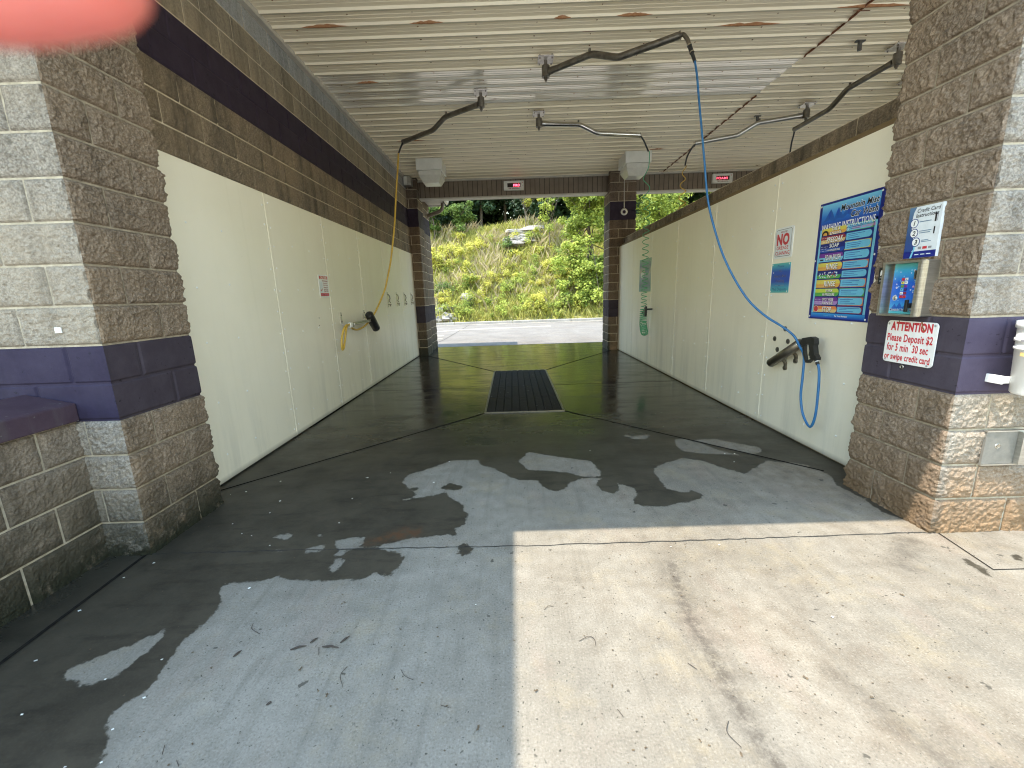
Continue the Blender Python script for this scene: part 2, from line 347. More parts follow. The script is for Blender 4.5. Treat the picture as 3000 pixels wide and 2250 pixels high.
def block(name, c1, c2, grime, wet=0.0, moss=True, bump=.9, low=.50):
    m, k = newmat(name, .92, .25); P = k.obj(); z = k.sep(P)[2]
    f = k.noise(P, 95, 4, .75); g = k.noise(P, 28, 5, .7); b_ = k.noise(P, 1.7, 5, .6)
    col = k.mix(k.rng(f, .40, .60), c1, c2)
    col = k.mix(k.rng(g, .50, .66, 0, .6), col, tuple(c * .5 for c in c1))
    col = k.mix(k.rng(k.noise(P, 210, 2, .6), .60, .70, 0, .6), col, tuple(min(1, c * 1.35) for c in c2))
    col = k.mix(k.rng(b_, .42, .68, 0, .45), col, tuple(x * y_ for x, y_ in zip(c2, (1.06, .98, .86))))
    st = k.noise(k.mapv(P, (7, 7, .9)), 1, 5, .65)
    col = k.mix(k.rng(st, .47, .66, 0, grime), col, (.030, .024, .017))
    if moss:
        lowz = k.math('MULTIPLY', k.rng(z, .02, low, 1, 0), k.rng(k.noise(P, 5, 7, .75), .27, .48))
        col = k.mix(lowz, col, k.mix(k.math('MULTIPLY', k.rng(k.sep(P)[0], 0, 1), k.rng(k.sep(P)[1], 3, 4, 1, 0)), (.020, .021, .012), (.16, .105, .06)))
        mud = k.math('MULTIPLY', k.math('MULTIPLY', k.rng(z, .10, .80, .8, 0), k.rng(k.sep(P)[0], 2.36, 2.40)), k.rng(k.noise(P, 4, 5), .3, .6, .3, .9))
        col = k.mix(mud, col, (.36, .23, .13))
    k.link(col, k.b.inputs["Base Color"])
    if wet: k.b.inputs["Roughness"].default_value = .92 - wet; k.b.inputs["Specular IOR Level"].default_value = .5
    k.bump(k.math('ADD', k.math('MULTIPLY', f, .55), g), bump, .024)
    return m
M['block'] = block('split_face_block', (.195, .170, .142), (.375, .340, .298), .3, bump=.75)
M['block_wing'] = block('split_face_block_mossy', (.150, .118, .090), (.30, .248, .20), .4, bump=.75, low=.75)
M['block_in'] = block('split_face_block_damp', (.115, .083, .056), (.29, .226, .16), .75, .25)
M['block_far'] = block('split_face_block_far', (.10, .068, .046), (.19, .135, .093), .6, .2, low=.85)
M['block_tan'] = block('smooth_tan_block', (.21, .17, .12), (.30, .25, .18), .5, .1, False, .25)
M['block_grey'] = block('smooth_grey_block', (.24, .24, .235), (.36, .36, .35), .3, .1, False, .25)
M['block_bay'] = block('split_face_block_bay_shade', (.140, .100, .070), (.300, .234, .176), .3, bump=.75)  # shade of the bay-side faces mixed into the block colour
M['mortar_bay'] = mat('mortar_bay_shade', (.20, .165, .12), (.34, .285, .21), scale=25, rough=.9, bump=.5, bscale=200, bdist=.003)
M['mortar'] = mat('mortar', (.27, .235, .18), (.42, .37, .29), scale=25, rough=.9, bump=.5, bscale=200, bdist=.003)
M['mortar_in'] = mat('mortar_damp', (.42, .35, .25), (.62, .53, .40), scale=9, rough=.85)
def paint(name, c, dark, rough=.75):
    m, k = newmat(name, rough, .12); P = k.obj()
    col = k.mix(k.rng(k.noise(P, 7, 7, .7), .4, .7, 0, .55), c, tuple(x * 1.3 + .012 for x in c))
    col = k.mix(k.rng(k.noise(P, 26, 3, .6), .66, .72, 0, .9), col, dark)
    col = k.mix(k.rng(k.noise(k.mapv(P, (9, 9, 1.2)), 1, 5), .55, .8, 0, .4), col, dark)
    k.link(col, k.b.inputs["Base Color"]); k.bump(k.noise(P, 130, 3), .35, .003); return m
M['purple'] = paint('purple_paint', (.027, .022, .046), (.016, .014, .024))
M['purple_faded'] = paint('faded_purple_paint', (.062, .050, .080), (.030, .025, .034))
M['purple_slate'] = paint('faded_purple_bay_shade', (.056, .047, .064), (.02, .017, .022))
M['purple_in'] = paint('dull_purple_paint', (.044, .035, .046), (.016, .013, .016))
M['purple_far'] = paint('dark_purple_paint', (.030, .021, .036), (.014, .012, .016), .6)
M['ledge'] = paint('ledge_paint', (.050, .032, .046), (.12, .115, .11), .6)

def panel_mat():
    m, k = newmat('white_wall_panel', .38, .5); P = k.obj(); s = k.sep(P); z = s[2]
    col = k.mix(k.rng(k.noise(P, 1.3, 5), .35, .7), (.83, .775, .655), (.79, .735, .61))
    low = k.rng(z, .1, 1.25, 1, 0)
    st = k.rng(k.noise(k.mapv(P, (5, 5, .45)), 1, 5, .65), .46, .72)
    col = k.mix(k.math('MULTIPLY', k.math('MULTIPLY', st, low), .42), col, (.40, .39, .35))
    st2 = k.rng(k.noise(k.mapv(P, (11, 11, .25)), 1, 4, .6), .60, .80, 0, .16)
    col = k.mix(st2, col, (.52, .48, .37))
    col = k.mix(k.rng(k.noise(P, 60, 2), .74, .78, 0, .5), col, (.3, .27, .2))
    edge = k.math('MULTIPLY', k.rng(z, .0, .06, 1, 0), .8)
    col = k.mix(edge, col, (.16, .15, .12))
    k.link(col, k.b.inputs["Base Color"]); k.link(k.rng(st, 0, 1, .33, .6), k.b.inputs["Roughness"])
    k.bump(k.noise(P, 170, 2), .22, .003); return m
M['panel'] = panel_mat()
def ceil_mat(name, c1, c2, rough, spec=.5, metal=0):
    m, k = newmat(name, rough, spec, metal); P = k.obj(); s = k.sep(P)
    col = k.mix(k.rng(k.noise(k.mapv(P, (.5, 3, 1)), 1, 6), .35, .68), c1, c2)
    col = k.mix(k.rng(k.noise(k.mapv(P, (1.2, 9, 1)), 1, 5, .7), .60, .80, 0, .3), col, tuple(c * .6 for c in c1))
    ru = k.rng(k.noise(k.mapv(P, (2.6, 30, 6)), 1, 3, .55), .72, .74)
    col = k.mix(ru, col, (.20, .075, .03))
    k.link(col, k.b.inputs["Base Color"]); k.bump(k.noise(P, 30, 3), .04, .003); return m
M['ceil'] = ceil_mat('ceiling_sheet_paint', (.88, .78, .58), (.85, .74, .55), .36)
M['ceil_pan'] = ceil_mat('ceiling_pan_shade', (.83, .715, .52), (.78, .665, .475), .40)
M['ceil_edge'] = ceil_mat('ceiling_rib_shade', (.44, .37, .26), (.56, .48, .34), .45)  # pans and rib undersides: darker colours stand for their shade
M['ceil_new'] = ceil_mat('ceiling_sheet_glossy', (.86, .79, .67), (.82, .75, .63), .17, 1.0, .45)
M['ceil_dull'] = ceil_mat('ceiling_sheet_dull', (.84, .74, .55), (.80, .69, .51), .5)
M['rust_light'] = mat('rust_orange', (.26, .11, .04), (.38, .19, .09), scale=30, rough=.9)
M['rust'] = mat('rust', (.13, .045, .02), (.24, .10, .045), scale=40, rough=.9)
M['brown_metal'] = mat('brown_fascia', (.155, .115, .08), (.20, .15, .105), scale=5, rough=.5)
M['brown_dark'] = mat('brown_groove', (.05, .035, .022), rough=.7)
M['trim'] = mat('pale_trim', (.55, .50, .42), (.44, .40, .34), scale=9, rough=.5)
M['wood'] = mat('furring_board', (.13, .085, .04), (.20, .14, .07), scale=12, rough=.8, stretch=(1, .1, 1))
M['roof'] = mat('roof_metal', (.20, .14, .10), (.24, .17, .12), scale=3, rough=.5)
M['white_box'] = mat('white_enamel', (.74, .72, .66), (.66, .64, .57), scale=5, rough=.35, bump=.03)
M['lens'] = mat('frosted_lens', (.70, .67, .60), (.62, .59, .52), scale=8, rough=.25)
M['steel'] = mat('brushed_steel', (.46, .44, .40), (.60, .58, .54), scale=14, rough=.32, metal=.9, stretch=(1, 1, 8))
M['steel_bright'] = mat('polished_steel', (.66, .64, .60), (.52, .50, .46), scale=6, rough=.16, metal=1)
M['steel_dark'] = mat('tarnished_steel', (.16, .14, .115), (.26, .235, .20), scale=11, rough=.38, metal=.85)
M['plate'] = mat('mount_plate', (.62, .57, .54), (.40, .34, .31), scale=20, rough=.3, metal=.5)
M['blackrub'] = mat('black_rubber', (.018, .018, .018), (.03, .03, .03), scale=30, rough=.5)
M['black'] = mat('black_plastic', (.012, .012, .013), (.022, .022, .022), scale=30, rough=.38)
M['black_gloss'] = mat('dark_window', (.02, .008, .008), rough=.2)
M['blue_hose'] = mat('blue_hose', (.018, .115, .30), (.026, .155, .37), scale=20, rough=.42)
M['yellow_hose'] = mat('yellow_hose', (.62, .40, .06), (.48, .31, .05), scale=12, rough=.45)
M['green_hose'] = mat('green_hose', (.06, .33, .16), (.09, .42, .22), scale=12, rough=.4)
M['brass'] = mat('brass', (.50, .36, .17), (.34, .24, .12), scale=20, rough=.35, metal=.9)
M['white'] = mat('white_paint', (.80, .80, .79), (.72, .72, .72), scale=7, rough=.4)
M['white_plastic'] = mat('white_plastic', (.80, .80, .80), (.74, .74, .72), scale=6, rough=.35)
M['bolt'] = mat('dark_bolt', (.10, .095, .085), (.16, .15, .14), scale=40, rough=.45, metal=.6)
M['grate'] = mat('grate_iron', (.006, .005, .005), (.018, .015, .015), scale=14, rough=.6, spec=.25, bump=.6, bscale=40, bdist=.006)
M['grate_dark'] = mat('drain_pit', (.006, .006, .006), rough=.8)
M['skin'] = mat('skin', (.52, .14, .115), (.46, .115, .095), scale=60, rough=.45, sss=.35)
M['nail'] = mat('nail', (.75, .42, .36), rough=.3)
flat = {'s_white': (.82, .82, .82), 's_red': (.55, .03, .045), 's_red2': (.62, .04, .03), 's_navy': (.008, .018, .20), 's_blue': (.02, .14, .60), 's_cyan': (.16, .52, .76),
        's_sky': (.20, .56, .78), 's_teal': (.07, .40, .46), 's_mid': (.012, .075, .42), 's_black': (.012, .012, .015), 's_grey': (.28, .28, .30), 's_yellow': (.72, .60, .10),
        's_orange': (.74, .38, .08), 's_orange2': (.76, .24, .07), 's_purple': (.17, .03, .30), 's_lilac': (.42, .24, .58), 's_green': (.10, .40, .08), 's_lime': (.55, .66, .08),
        's_pink': (.62, .25, .45), 's_mount': (.015, .10, .42), 's_bluegrey': (.13, .22, .33), 's_pale': (.70, .74, .78), 's_tealgrey': (.20, .38, .36), 's_maroon': (.30, .02, .04),
        's_rust': (.30, .12, .05), 's_silver': (.5, .5, .5), 's_sand': (.72, .52, .22)}
for k_, c_ in flat.items(): M[k_] = mat(k_, c_, tuple(x * .88 for x in c_), scale=14, rough=.35)
# printed gradients (a colour that runs over a sign's own height)
def grad(name, z0, z1, stops, rough=.35):
    m, k = newmat(name, rough); z = k.sep(k.obj())[2]
    r = k.n("ShaderNodeValToRGB"); k.link(k.rng(z, z0, z1), r.inputs[0])
    el = r.color_ramp.elements
    while len(el) < len(stops): el.new(.5)
    for e, (p, c) in zip(el, stops): e.position = p; e.color = (*c, 1)
    k.link(r.outputs[0], k.b.inputs["Base Color"]); return m
M['g_head'] = grad('print_header', 1.865, 2.04, [(0, (.01, .05, .36)), (.45, (.02, .17, .58)), (1, (.20, .56, .76))])
M['g_foot'] = grad('print_footer', 1.14, 1.18, [(0, (.01, .05, .4)), (1, (.03, .32, .72))])
M['g_mud'] = grad('print_mud_sign', 1.346, 1.62, [(0, (.10, .42, .42)), (.14, (.06, .36, .46)), (.38, (.012, .07, .42)), (.72, (.012, .07, .42)), (.9, (.05, .33, .46)), (1, (.10, .42, .40))])
M['g_coin'] = grad('print_coin_panel', 1.222, 1.514, [(0, (.10, .42, .44)), (.1, (.05, .34, .58)), (.3, (.015, .13, .58)), (.62, (.012, .10, .52)), (.85, (.04, .34, .60)), (1, (.10, .42, .36))])
M['g_cc'] = grad('print_card_sign', 1.54, 1.82, [(0, (.02, .05, .25)), (.4, (.03, .07, .20)), (1, (.10, .18, .30))])
M['g_far'] = grad('print_far_sign', 1.388, 2.0, [(0, (.16, .34, .34)), (.2, (.10, .17, .30)), (.5, (.30, .36, .46)), (.62, (.42, .38, .36)), (.8, (.10, .17, .32)), (1, (.20, .42, .34))])
M['red_led'] = mat('red_led', (.5, .02, .03), emit=((1, .06, .10), 2.2))
M['red_led_dim'] = mat('red_led_dim', (.5, .05, .08), emit=((1, .10, .16), .55))

def leafmat(name, dark, light, trans=.45):
    m, k = newmat(name, .55, .35)
    a = k.n("ShaderNodeAttribute", attribute_name="tint").outputs["Fac"]
    col = k.mix(a, dark, light); k.link(col, k.b.inputs["Base Color"])
    tr = k.n("ShaderNodeBsdfTranslucent"); k.link(col, tr.inputs[0]); mx = k.n("ShaderNodeMixShader"); mx.inputs[0].default_value = trans
    out = k.t.nodes["Material Output"]
    k.link(k.b.outputs[0], mx.inputs[1]); k.link(tr.outputs[0], mx.inputs[2]); k.link(mx.outputs[0], out.inputs[0]); return m
M['leaf_bright'] = leafmat('leaf_bright', (.09, .15, .02), (.46, .52, .10))
M['leaf_mid'] = leafmat('leaf_mid', (.045, .09, .02), (.19, .28, .06))
M['leaf_dark'] = leafmat('leaf_dark', (.014, .032, .014), (.045, .085, .03), .2)
M['leaf_yellow'] = leafmat('leaf_yellow', (.22, .25, .03), (.62, .58, .12))
M['grass'] = leafmat('grass_blades', (.22, .25, .04), (.60, .55, .18))
M['straw'] = leafmat('dry_grass', (.30, .24, .12), (.58, .48, .30))
M['bark'] = mat('bark', (.07, .055, .04), (.16, .13, .10), scale=10, rough=.9, stretch=(1, 1, .3))
M['soil'] = mat('hill_soil', (.20, .19, .05), (.38, .33, .15), scale=3, rough=.95, c3=(.10, .13, .03), s3=1.2)
M['earth'] = mat('earth', (.12, .12, .05), (.25, .22, .12), scale=.7, rough=.95)
M['rock'] = mat('limestone', (.15, .14, .125), (.32, .30, .27), scale=3, rough=.85, bump=.8, bscale=9, bdist=.05, c3=(.22, .19, .16), s3=2)
M['twig'] = mat('twig', (.03, .022, .018), (.06, .045, .035), scale=60, rough=.8)
M['deadleaf'] = mat('dead_leaf', (.07, .05, .03), (.13, .09, .05), scale=60, rough=.8)
M['petal'] = mat('pale_petal', (.75, .74, .68), rough=.6)
# ------------------------------------------------------------------ floor, driveway, ground
def seg_dist(px, py, poly, closed=True):
    p = np.array(poly); q = np.roll(p, -1, 0) if closed else p[1:]
    a = p if closed else p[:-1]; d = np.full(px.shape, 1e9)
    for (ax, ay), (bx, by) in zip(a, q):
        ex, ey = bx - ax, by - ay; L = ex * ex + ey * ey + 1e-12
        t = np.clip(((px - ax) * ex + (py - ay) * ey) / L, 0, 1)
        d = np.minimum(d, np.hypot(px - ax - t * ex, py - ay - t * ey))
    return d
def inside(px, py, poly):
    r = np.zeros(px.shape, bool); n = len(poly)
    for i in range(n):
        x1, y1 = poly[i]; x2, y2 = poly[(i + 1) % n]
        if y1 == y2: continue
        c = ((y1 > py) != (y2 > py)) & (px < (x2 - x1) * (py - y1) / (y2 - y1) + x1); r ^= c
    return r
def ss(a, b, x): t = np.clip((x - a) / (b - a), 0, 1); return t * t * (3 - 2 * t)

def grid_mesh(xs, ys, z=0.0):
    X, Y = np.meshgrid(xs, ys); nx, ny = len(xs), len(ys)
    v = np.stack([X.ravel(), Y.ravel(), np.full(X.size, z)], 1)
    i = np.arange(nx * ny).reshape(ny, nx)
    f = np.stack([i[:-1, :-1].ravel(), i[:-1, 1:].ravel(), i[1:, 1:].ravel(), i[1:, :-1].ravel()], 1)
    return v, f
def np_obj(name, v, f, mats, attrs=None, parent=None, loc=(0, 0, 0), mi=None, smooth=False):
    me = bpy.data.meshes.new(name); n = len(v); k = f.shape[1]
    o0 = root_loc(parent) if parent is not None else Vector(loc)
    me.vertices.add(n); me.vertices.foreach_set("co", (np.asarray(v) - np.array(o0)).astype(np.float32).ravel())
    me.loops.add(f.size); me.loops.foreach_set("vertex_index", f.astype(np.int32).ravel())
    me.polygons.add(len(f)); me.polygons.foreach_set("loop_start", np.arange(0, f.size, k, dtype=np.int32))
    for m_ in (mats if isinstance(mats, (list, tuple)) else [mats]): me.materials.append(m_)
    if mi is not None: me.polygons.foreach_set("material_index", np.asarray(mi, dtype=np.int32))
    me.polygons.foreach_set("use_smooth", np.full(len(f), smooth))
    for a, (vals, dom) in (attrs or {}).items():
        at = me.attributes.new(a, 'FLOAT', dom); at.data.foreach_set("value", np.asarray(vals, dtype=np.float32))
    me.update(calc_edges=True); me.validate()
    o = bpy.data.objects.new(name, me); C.objects.link(o)
    if parent is not None: o.parent = parent
    else: o.location = o0
    return o

xs = np.concatenate([np.arange(-14, -2.6, .4), np.arange(-2.6, 2.75, .025), np.arange(2.8, 14.1, .4)])
ys = np.concatenate([np.arange(.3, 3.9, .022), np.arange(3.9, 12.05, .08), [12.1]])
v, f = grid_mesh(xs, ys); px, py = v[:, 0], v[:, 1]
sdf = np.full(px.shape, 9.0)
near = (np.abs(px) < 9.5) & (py < 4.6)
d = np.full(near.sum(), 9.0)
for p in DRY:
    s_ = seg_dist(px[near], py[near], p); s_ = np.where(inside(px[near], py[near], p), -s_, s_); d = np.minimum(d, s_)
for p in WETH:
    s_ = seg_dist(px[near], py[near], p); s_ = np.where(inside(px[near], py[near], p), s_, -s_); d = np.maximum(d, s_)
sdf[near] = d
sdf = np.where((px > 3) & (py > 3), 1.0, sdf)
st = 1.0 * np.exp(-(seg_dist(px, py, STAIN, False) / .035) ** 2)
st = np.maximum(st, .5 * np.exp(-(seg_dist(px, py, STAIN, False) / .09) ** 2))
for a_, b_, wd, am in (((1.25, 1.95), (1.35, .6), .09, .25), ((1.15, 1.30), (1.25, 1.0), .05, .5), ((2.15, 2.1), (1.95, 1.9), .08, .6), ((.25, 1.9), (.30, .6), .11, .18)):
    st = np.maximum(st, am * np.exp(-(seg_dist(px, py, [a_, b_], False) / wd) ** 2))
rus = np.where(inside(px, py, RUST), 1, 0) * 1.0
rus = np.maximum(rus, np.exp(-(seg_dist(px, py, RUST) / .03) ** 2) * .6)
gut = np.clip(ss(-2.0, -2.45, px) * ss(4.2, 2.4, py), 0, 1) * .8
np_obj('floor', v, f, M['floor'], {'sdf': (np.clip(sdf, -1, 1), 'POINT'), 'stain': (st, 'POINT'), 'rusty': (rus, 'POINT'), 'gutter': (gut, 'POINT')})['kind'] = 'structure'

b = MB()
def strip(b, pts, wd, z, jit=0.0, n=1):
    pts = [Vector((x, y, 0)) for x, y in pts]; P = [pts[0]]
    for a, c in zip(pts[:-1], pts[1:]):
        for k in range(1, n + 1): P.append(a.lerp(c, k / n) + Vector((random.uniform(-jit, jit), random.uniform(-jit, jit), 0)))
    vs = []
    for i, p in enumerate(P):
        t = (P[min(i + 1, len(P) - 1)] - P[max(i - 1, 0)]).normalized(); q = Vector((-t.y, t.x, 0)) * wd * .5 * (1 + random.uniform(-.35, .35) * (jit > 0))
        vs += [(p.x + q.x, p.y + q.y, z), (p.x - q.x, p.y - q.y, z)]
    b.add(vs, [(2 * i, 2 * i + 1, 2 * i + 3, 2 * i + 2) for i in range(len(P) - 1)])
G0, G1, GY0, GY1 = -.375, .588, 4.965, 7.83
for q in (((G0, GY0), (-2.34, 2.96)), ((G1, GY0), (2.36, 3.03)), ((G0, GY1), (-2.13, 10.30)), ((G1, GY1), (2.40, 10.30)),
          ((-2.168, 2.18), (-2.135, 1.44), (-2.10, .3))): strip(b, q, .020, .003)
strip(b, [(-2.34, 6.45), (G0, 6.42)], .010, .003); strip(b, [(G1, 6.48), (2.56, 6.5)], .010, .003)
strip(b, [(2.385, 2.17), (2.335, 1.842)], .007, .003); strip(b, [(2.335, 1.842), (3.9, 1.842)], .005, .003)
strip(b, [(-9, 12.06), (9, 12.06)], .016, .003)
b.build('expansion_joint', M['joint'])['kind'] = 'structure'
b = MB(); strip(b, [(-2.6, 2.19), (-2.16, 2.185), (-.9, 2.176), (-.02, 2.158), (1.2, 2.164), (2.2, 2.180), (2.385, 2.17)], .007, .003, .005, 22)
b.build('floor_crack', M['crack'])['kind'] = 'structure'

v, f = grid_mesh(np.linspace(-30, 30, 40), np.linspace(12.1, 21.9, 8), -.004)
np_obj('driveway', v, f, M['drive'])['kind'] = 'structure'
b = MB(); strip(b, [(-2.6, 12.1), (-2.35, 14.2), (-2.2, 21.6)], .03, 0); strip(b, [(4.2, 12.1), (4.3, 21.6)], .03, 0); strip(b, [(-30, 20.9), (30, 20.95)], .02, 0)
b.build('driveway_joint', M['crack'])['kind'] = 'structure'
b = MB(); strip(b, [(-30, 21.45), (-6, 21.5), (2, 21.45), (30, 21.5)], .22, .001, .05, 12); strip(b, [(-3.6, 17.6), (-2.2, 18.4), (1.6, 18.9)], .5, .0015, .08, 8)
strip(b, [(-4, 15.6), (-2.6, 15.8)], .35, .0015, .05, 5); strip(b, [(-4, 14.5), (-2.5, 14.6)], .22, .0015, .05, 5)
b.build('gutter_silt', mat('silt', (.26, .22, .17), (.42, .37, .30), scale=3, rough=.95))['kind'] = 'structure'
b = MB()
for i in range(20): b.box(-30 + 3 * i, 21.72, -.05, -30 + 3 * i + 2.985, 21.90, .125)
b.build('kerb', M['kerb'], bevel=.02)['kind'] = 'structure'
v, f = grid_mesh(np.linspace(-300, 300, 12), np.linspace(-300, 300, 12), -.06)
np_obj('ground', v, f, M['earth'])['kind'] = 'structure'
v, f = grid_mesh(np.linspace(-30, 30, 10), np.linspace(-30, .29, 6), -.002)
np_obj('bounce_apron', v, f, M['bounce_apron'])['kind'] = 'structure'  # pale slab out of view, added to bounce sunlight into the bay

# ------------------------------------------------------------------ the car wash building
H = .2032
CZ = 4.10; RH = .019                                            # underside of the ceiling ribs
bld = thing('car_wash_building', 'open self-service car wash bay of split-face block with a purple band and ribbed metal ceiling', 'building', (0, 6.5, 0))
def lines(a, L, step, fine=True):
    out = {0.0, L}
    k = 0
    while k * a < L + 1e-6:
        for o in ((-.014, -.005, .005, .014) if fine else (-.006, .006)):
            t = k * a + o
            if 0 < t < L: out.add(round(t, 5))
        s0 = k * a + (.014 if fine else .006); s1 = (k + 1) * a - (.014 if fine else .006); n = max(1, int((s1 - s0) / step))
        for i in range(1, n):
            t = s0 + (s1 - s0) * i / n
            if 0 < t < L: out.add(round(t, 5))
        k += 1
    o = sorted(out); r = [o[0]]
    for t in o[1:]:
        if t - r[-1] > .0015: r.append(t)
    return r
def fbm(p): return .7 * mn.noise(p * 9) + .5 * mn.noise(p * 27) + .85 * mn.noise(p * 63)
def block_wall(name, path, z0, z1, styles, step=.012, parent=bld, amp=.013, label=None, rev=(), bay=()):
    """split-face masonry along a path in plan (outside to the right of the walk). styles: (z from, z to, material, rough?)"""
    mats = []; 
    for s_ in styles:
        for m_ in (s_[2], s_[4]) + ((BAY[s_[2]], BAY[s_[4]]) if bay else ()):
            if m_ not in mats: mats.append(m_)
    P = [Vector((x, y, 0)) for x, y in path]; U = []; SL = [(P[i + 1] - P[i]).length for i in range(len(P) - 1)]      # (point, disp dir, u in segment, segment)
    for i in range(len(P) - 1):
        dv = P[i + 1] - P[i]; L = dv.length; t = dv.normalized(); n = Vector((t.y, -t.x, 0))
        us = lines(H, L, step) if i not in rev else [round(L - q, 5) for q in reversed(lines(H, L, step))]
        for j, u in enumerate(us):
            if i > 0 and j == 0: continue
            nn = n
            if j == len(us) - 1 and i < len(P) - 2:
                t2 = (P[i + 2] - P[i + 1]).normalized(); nn = n + Vector((t2.y, -t2.x, 0))
            U.append((P[i] + t * u, nn, (L - u) if i in rev else u, i, j == len(us) - 1 and i < len(P) - 2))
    k0 = round(z0 / H); zs = [z0 + q for q in lines(H, z1 - z0, step)] if abs(z0 / H - k0) < 1e-3 else [q for q in ([z0] + [k0 * H + q for q in lines(H, z1 - k0 * H, step)]) if q >= z0]
    def style(z):
        for s_ in styles:
            if s_[0] <= z < s_[1]: return s_
        return styles[-1]
    def jd(u, z, corner, L_=9.0):
        k = math.floor(z / H + 1e-6); a = z - k * H; dz = min(a, H - a) if k > 0 or a > H / 2 else H - a
        if corner: return dz
        off = H if k % 2 else 0.0; q = (u - off) % (2 * H); du = min(q, 2 * H - q)
        if off == 0 and u < H: du = 2 * H - u          # no upright joint on a corner
        if L_ - u < .05: du = 1.0
        return min(dz, du)
    vs = []
    nu, nz = len(U), len(zs)
    for z in zs:
        for (p, n, u, sg, cn) in U:
            s_ = style(z); j = jd(u, z, cn, SL[sg])
            if j <= .0058: dd = -.006
            else:
                e = min(1, (j - .0055) / .03); e = e * (2 - e)
                if s_[3]:
                    q = Vector((p.x, p.y, z)); dd = e * (.004 + amp * max(0, .55 + fbm(q) * .75)) - (.022 * max(0, mn.noise(q * 13 + Vector((5, 1, 2))) + .3) * e if cn else 0)
                else: dd = .002 * e
            vs.append((p.x + n.x * dd, p.y + n.y * dd, z))
    fs = []; mi = []
    for a in range(nz - 1):
        zc = (zs[a] + zs[a + 1]) / 2; s_ = style(zc)
        for c in range(nu - 1):
            i = a * nu + c; fs.append((i, i + 1, i + nu + 1, i + nu))
            uc = (U[c][2] + U[c + 1][2]) / 2 if U[c][3] == U[c + 1][3] else U[c + 1][2] / 2
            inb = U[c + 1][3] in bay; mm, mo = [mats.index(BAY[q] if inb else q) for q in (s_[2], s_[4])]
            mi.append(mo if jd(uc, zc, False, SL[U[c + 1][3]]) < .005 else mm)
    o = np_obj(name, np.array(vs), np.array(fs), [M[q] for q in mats], parent=parent, mi=mi)
    if label: o['label'] = label
    return o
RG, SM = True, False
BAY = {'block': 'block_bay', 'mortar': 'mortar_bay', 'purple': 'purple_in', 'purple_faded': 'purple_slate'}     # bay sides take darker copies of block, mortar and paint: shade put into colour
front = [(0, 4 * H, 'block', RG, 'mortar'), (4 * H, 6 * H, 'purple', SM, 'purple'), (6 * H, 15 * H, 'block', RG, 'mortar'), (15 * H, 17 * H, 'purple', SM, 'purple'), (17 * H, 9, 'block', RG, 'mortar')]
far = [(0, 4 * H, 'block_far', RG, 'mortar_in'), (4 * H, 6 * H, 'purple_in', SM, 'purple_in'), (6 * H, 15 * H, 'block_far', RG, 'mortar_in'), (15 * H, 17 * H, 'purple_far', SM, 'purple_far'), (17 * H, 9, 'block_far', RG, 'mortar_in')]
# front pillars up to what the roof edge leaves, then plain storeys above
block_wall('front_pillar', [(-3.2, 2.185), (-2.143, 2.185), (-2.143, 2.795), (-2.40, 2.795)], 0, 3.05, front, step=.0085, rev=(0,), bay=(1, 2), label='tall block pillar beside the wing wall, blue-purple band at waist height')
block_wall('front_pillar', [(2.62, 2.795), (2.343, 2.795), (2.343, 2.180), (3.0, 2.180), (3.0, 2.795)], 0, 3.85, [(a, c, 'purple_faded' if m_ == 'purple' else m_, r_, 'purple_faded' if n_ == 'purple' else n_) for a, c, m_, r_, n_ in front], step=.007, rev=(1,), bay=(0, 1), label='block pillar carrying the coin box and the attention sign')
b = MB(); b.box(-3.2, 2.186, 3.05, -2.144, 2.795, 4.2); b.box(-9, 2.186, 0, -3.2, 2.795, 4.2); b.build('front_wall', M['block'], bld)
b = MB(); b.box(2.36, 2.2, 0, 2.98, 2.78, 4.2); b.build('pillar_core', M['block'], bld)
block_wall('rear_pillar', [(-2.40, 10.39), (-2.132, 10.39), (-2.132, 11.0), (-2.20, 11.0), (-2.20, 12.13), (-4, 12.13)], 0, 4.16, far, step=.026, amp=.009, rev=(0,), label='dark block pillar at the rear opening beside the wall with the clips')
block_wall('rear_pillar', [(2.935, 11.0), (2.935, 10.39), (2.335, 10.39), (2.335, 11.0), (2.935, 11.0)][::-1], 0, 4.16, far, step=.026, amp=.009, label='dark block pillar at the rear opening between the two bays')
side = [(0, 15 * H, 'block_in', RG, 'mortar_in'), (15 * H, 17 * H, 'purple_far', SM, 'purple_far'), (17 * H, 19 * H, 'block_tan', SM, 'mortar_in'), (19 * H, 9, 'block_grey', SM, 'mortar_in')]
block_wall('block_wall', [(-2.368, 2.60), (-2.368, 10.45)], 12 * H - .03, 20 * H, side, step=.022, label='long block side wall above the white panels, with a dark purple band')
b = MB(); b.box(-2.9, 2.79, 0, -2.385, 12.1, 4.2); b.build('wall_core', M['block_in'], bld)
block_wall('partition_cap', [(2.665, 10.45), (2.665, 2.6)], 12 * H - .03, 13 * H, [(0, 9, 'block_in', RG, 'mortar_in')], step=.016, label='rough block top course of the dividing wall')
b = MB(); b.box(2.68, 2.79, 0, 2.86, 10.4, 13 * H - .004); b.build('partition_wall', M['block_in'], bld)
b = MB(); b.box(2.583, 2.79, 2.443, 2.68, 10.39, 2.478); b.build('furring_board', M['wood'], bld)
b = MB(); b.box(2.583, 2.80, .0, 2.68, 10.385, 2.438); b.build('furring', M['wood'], bld)
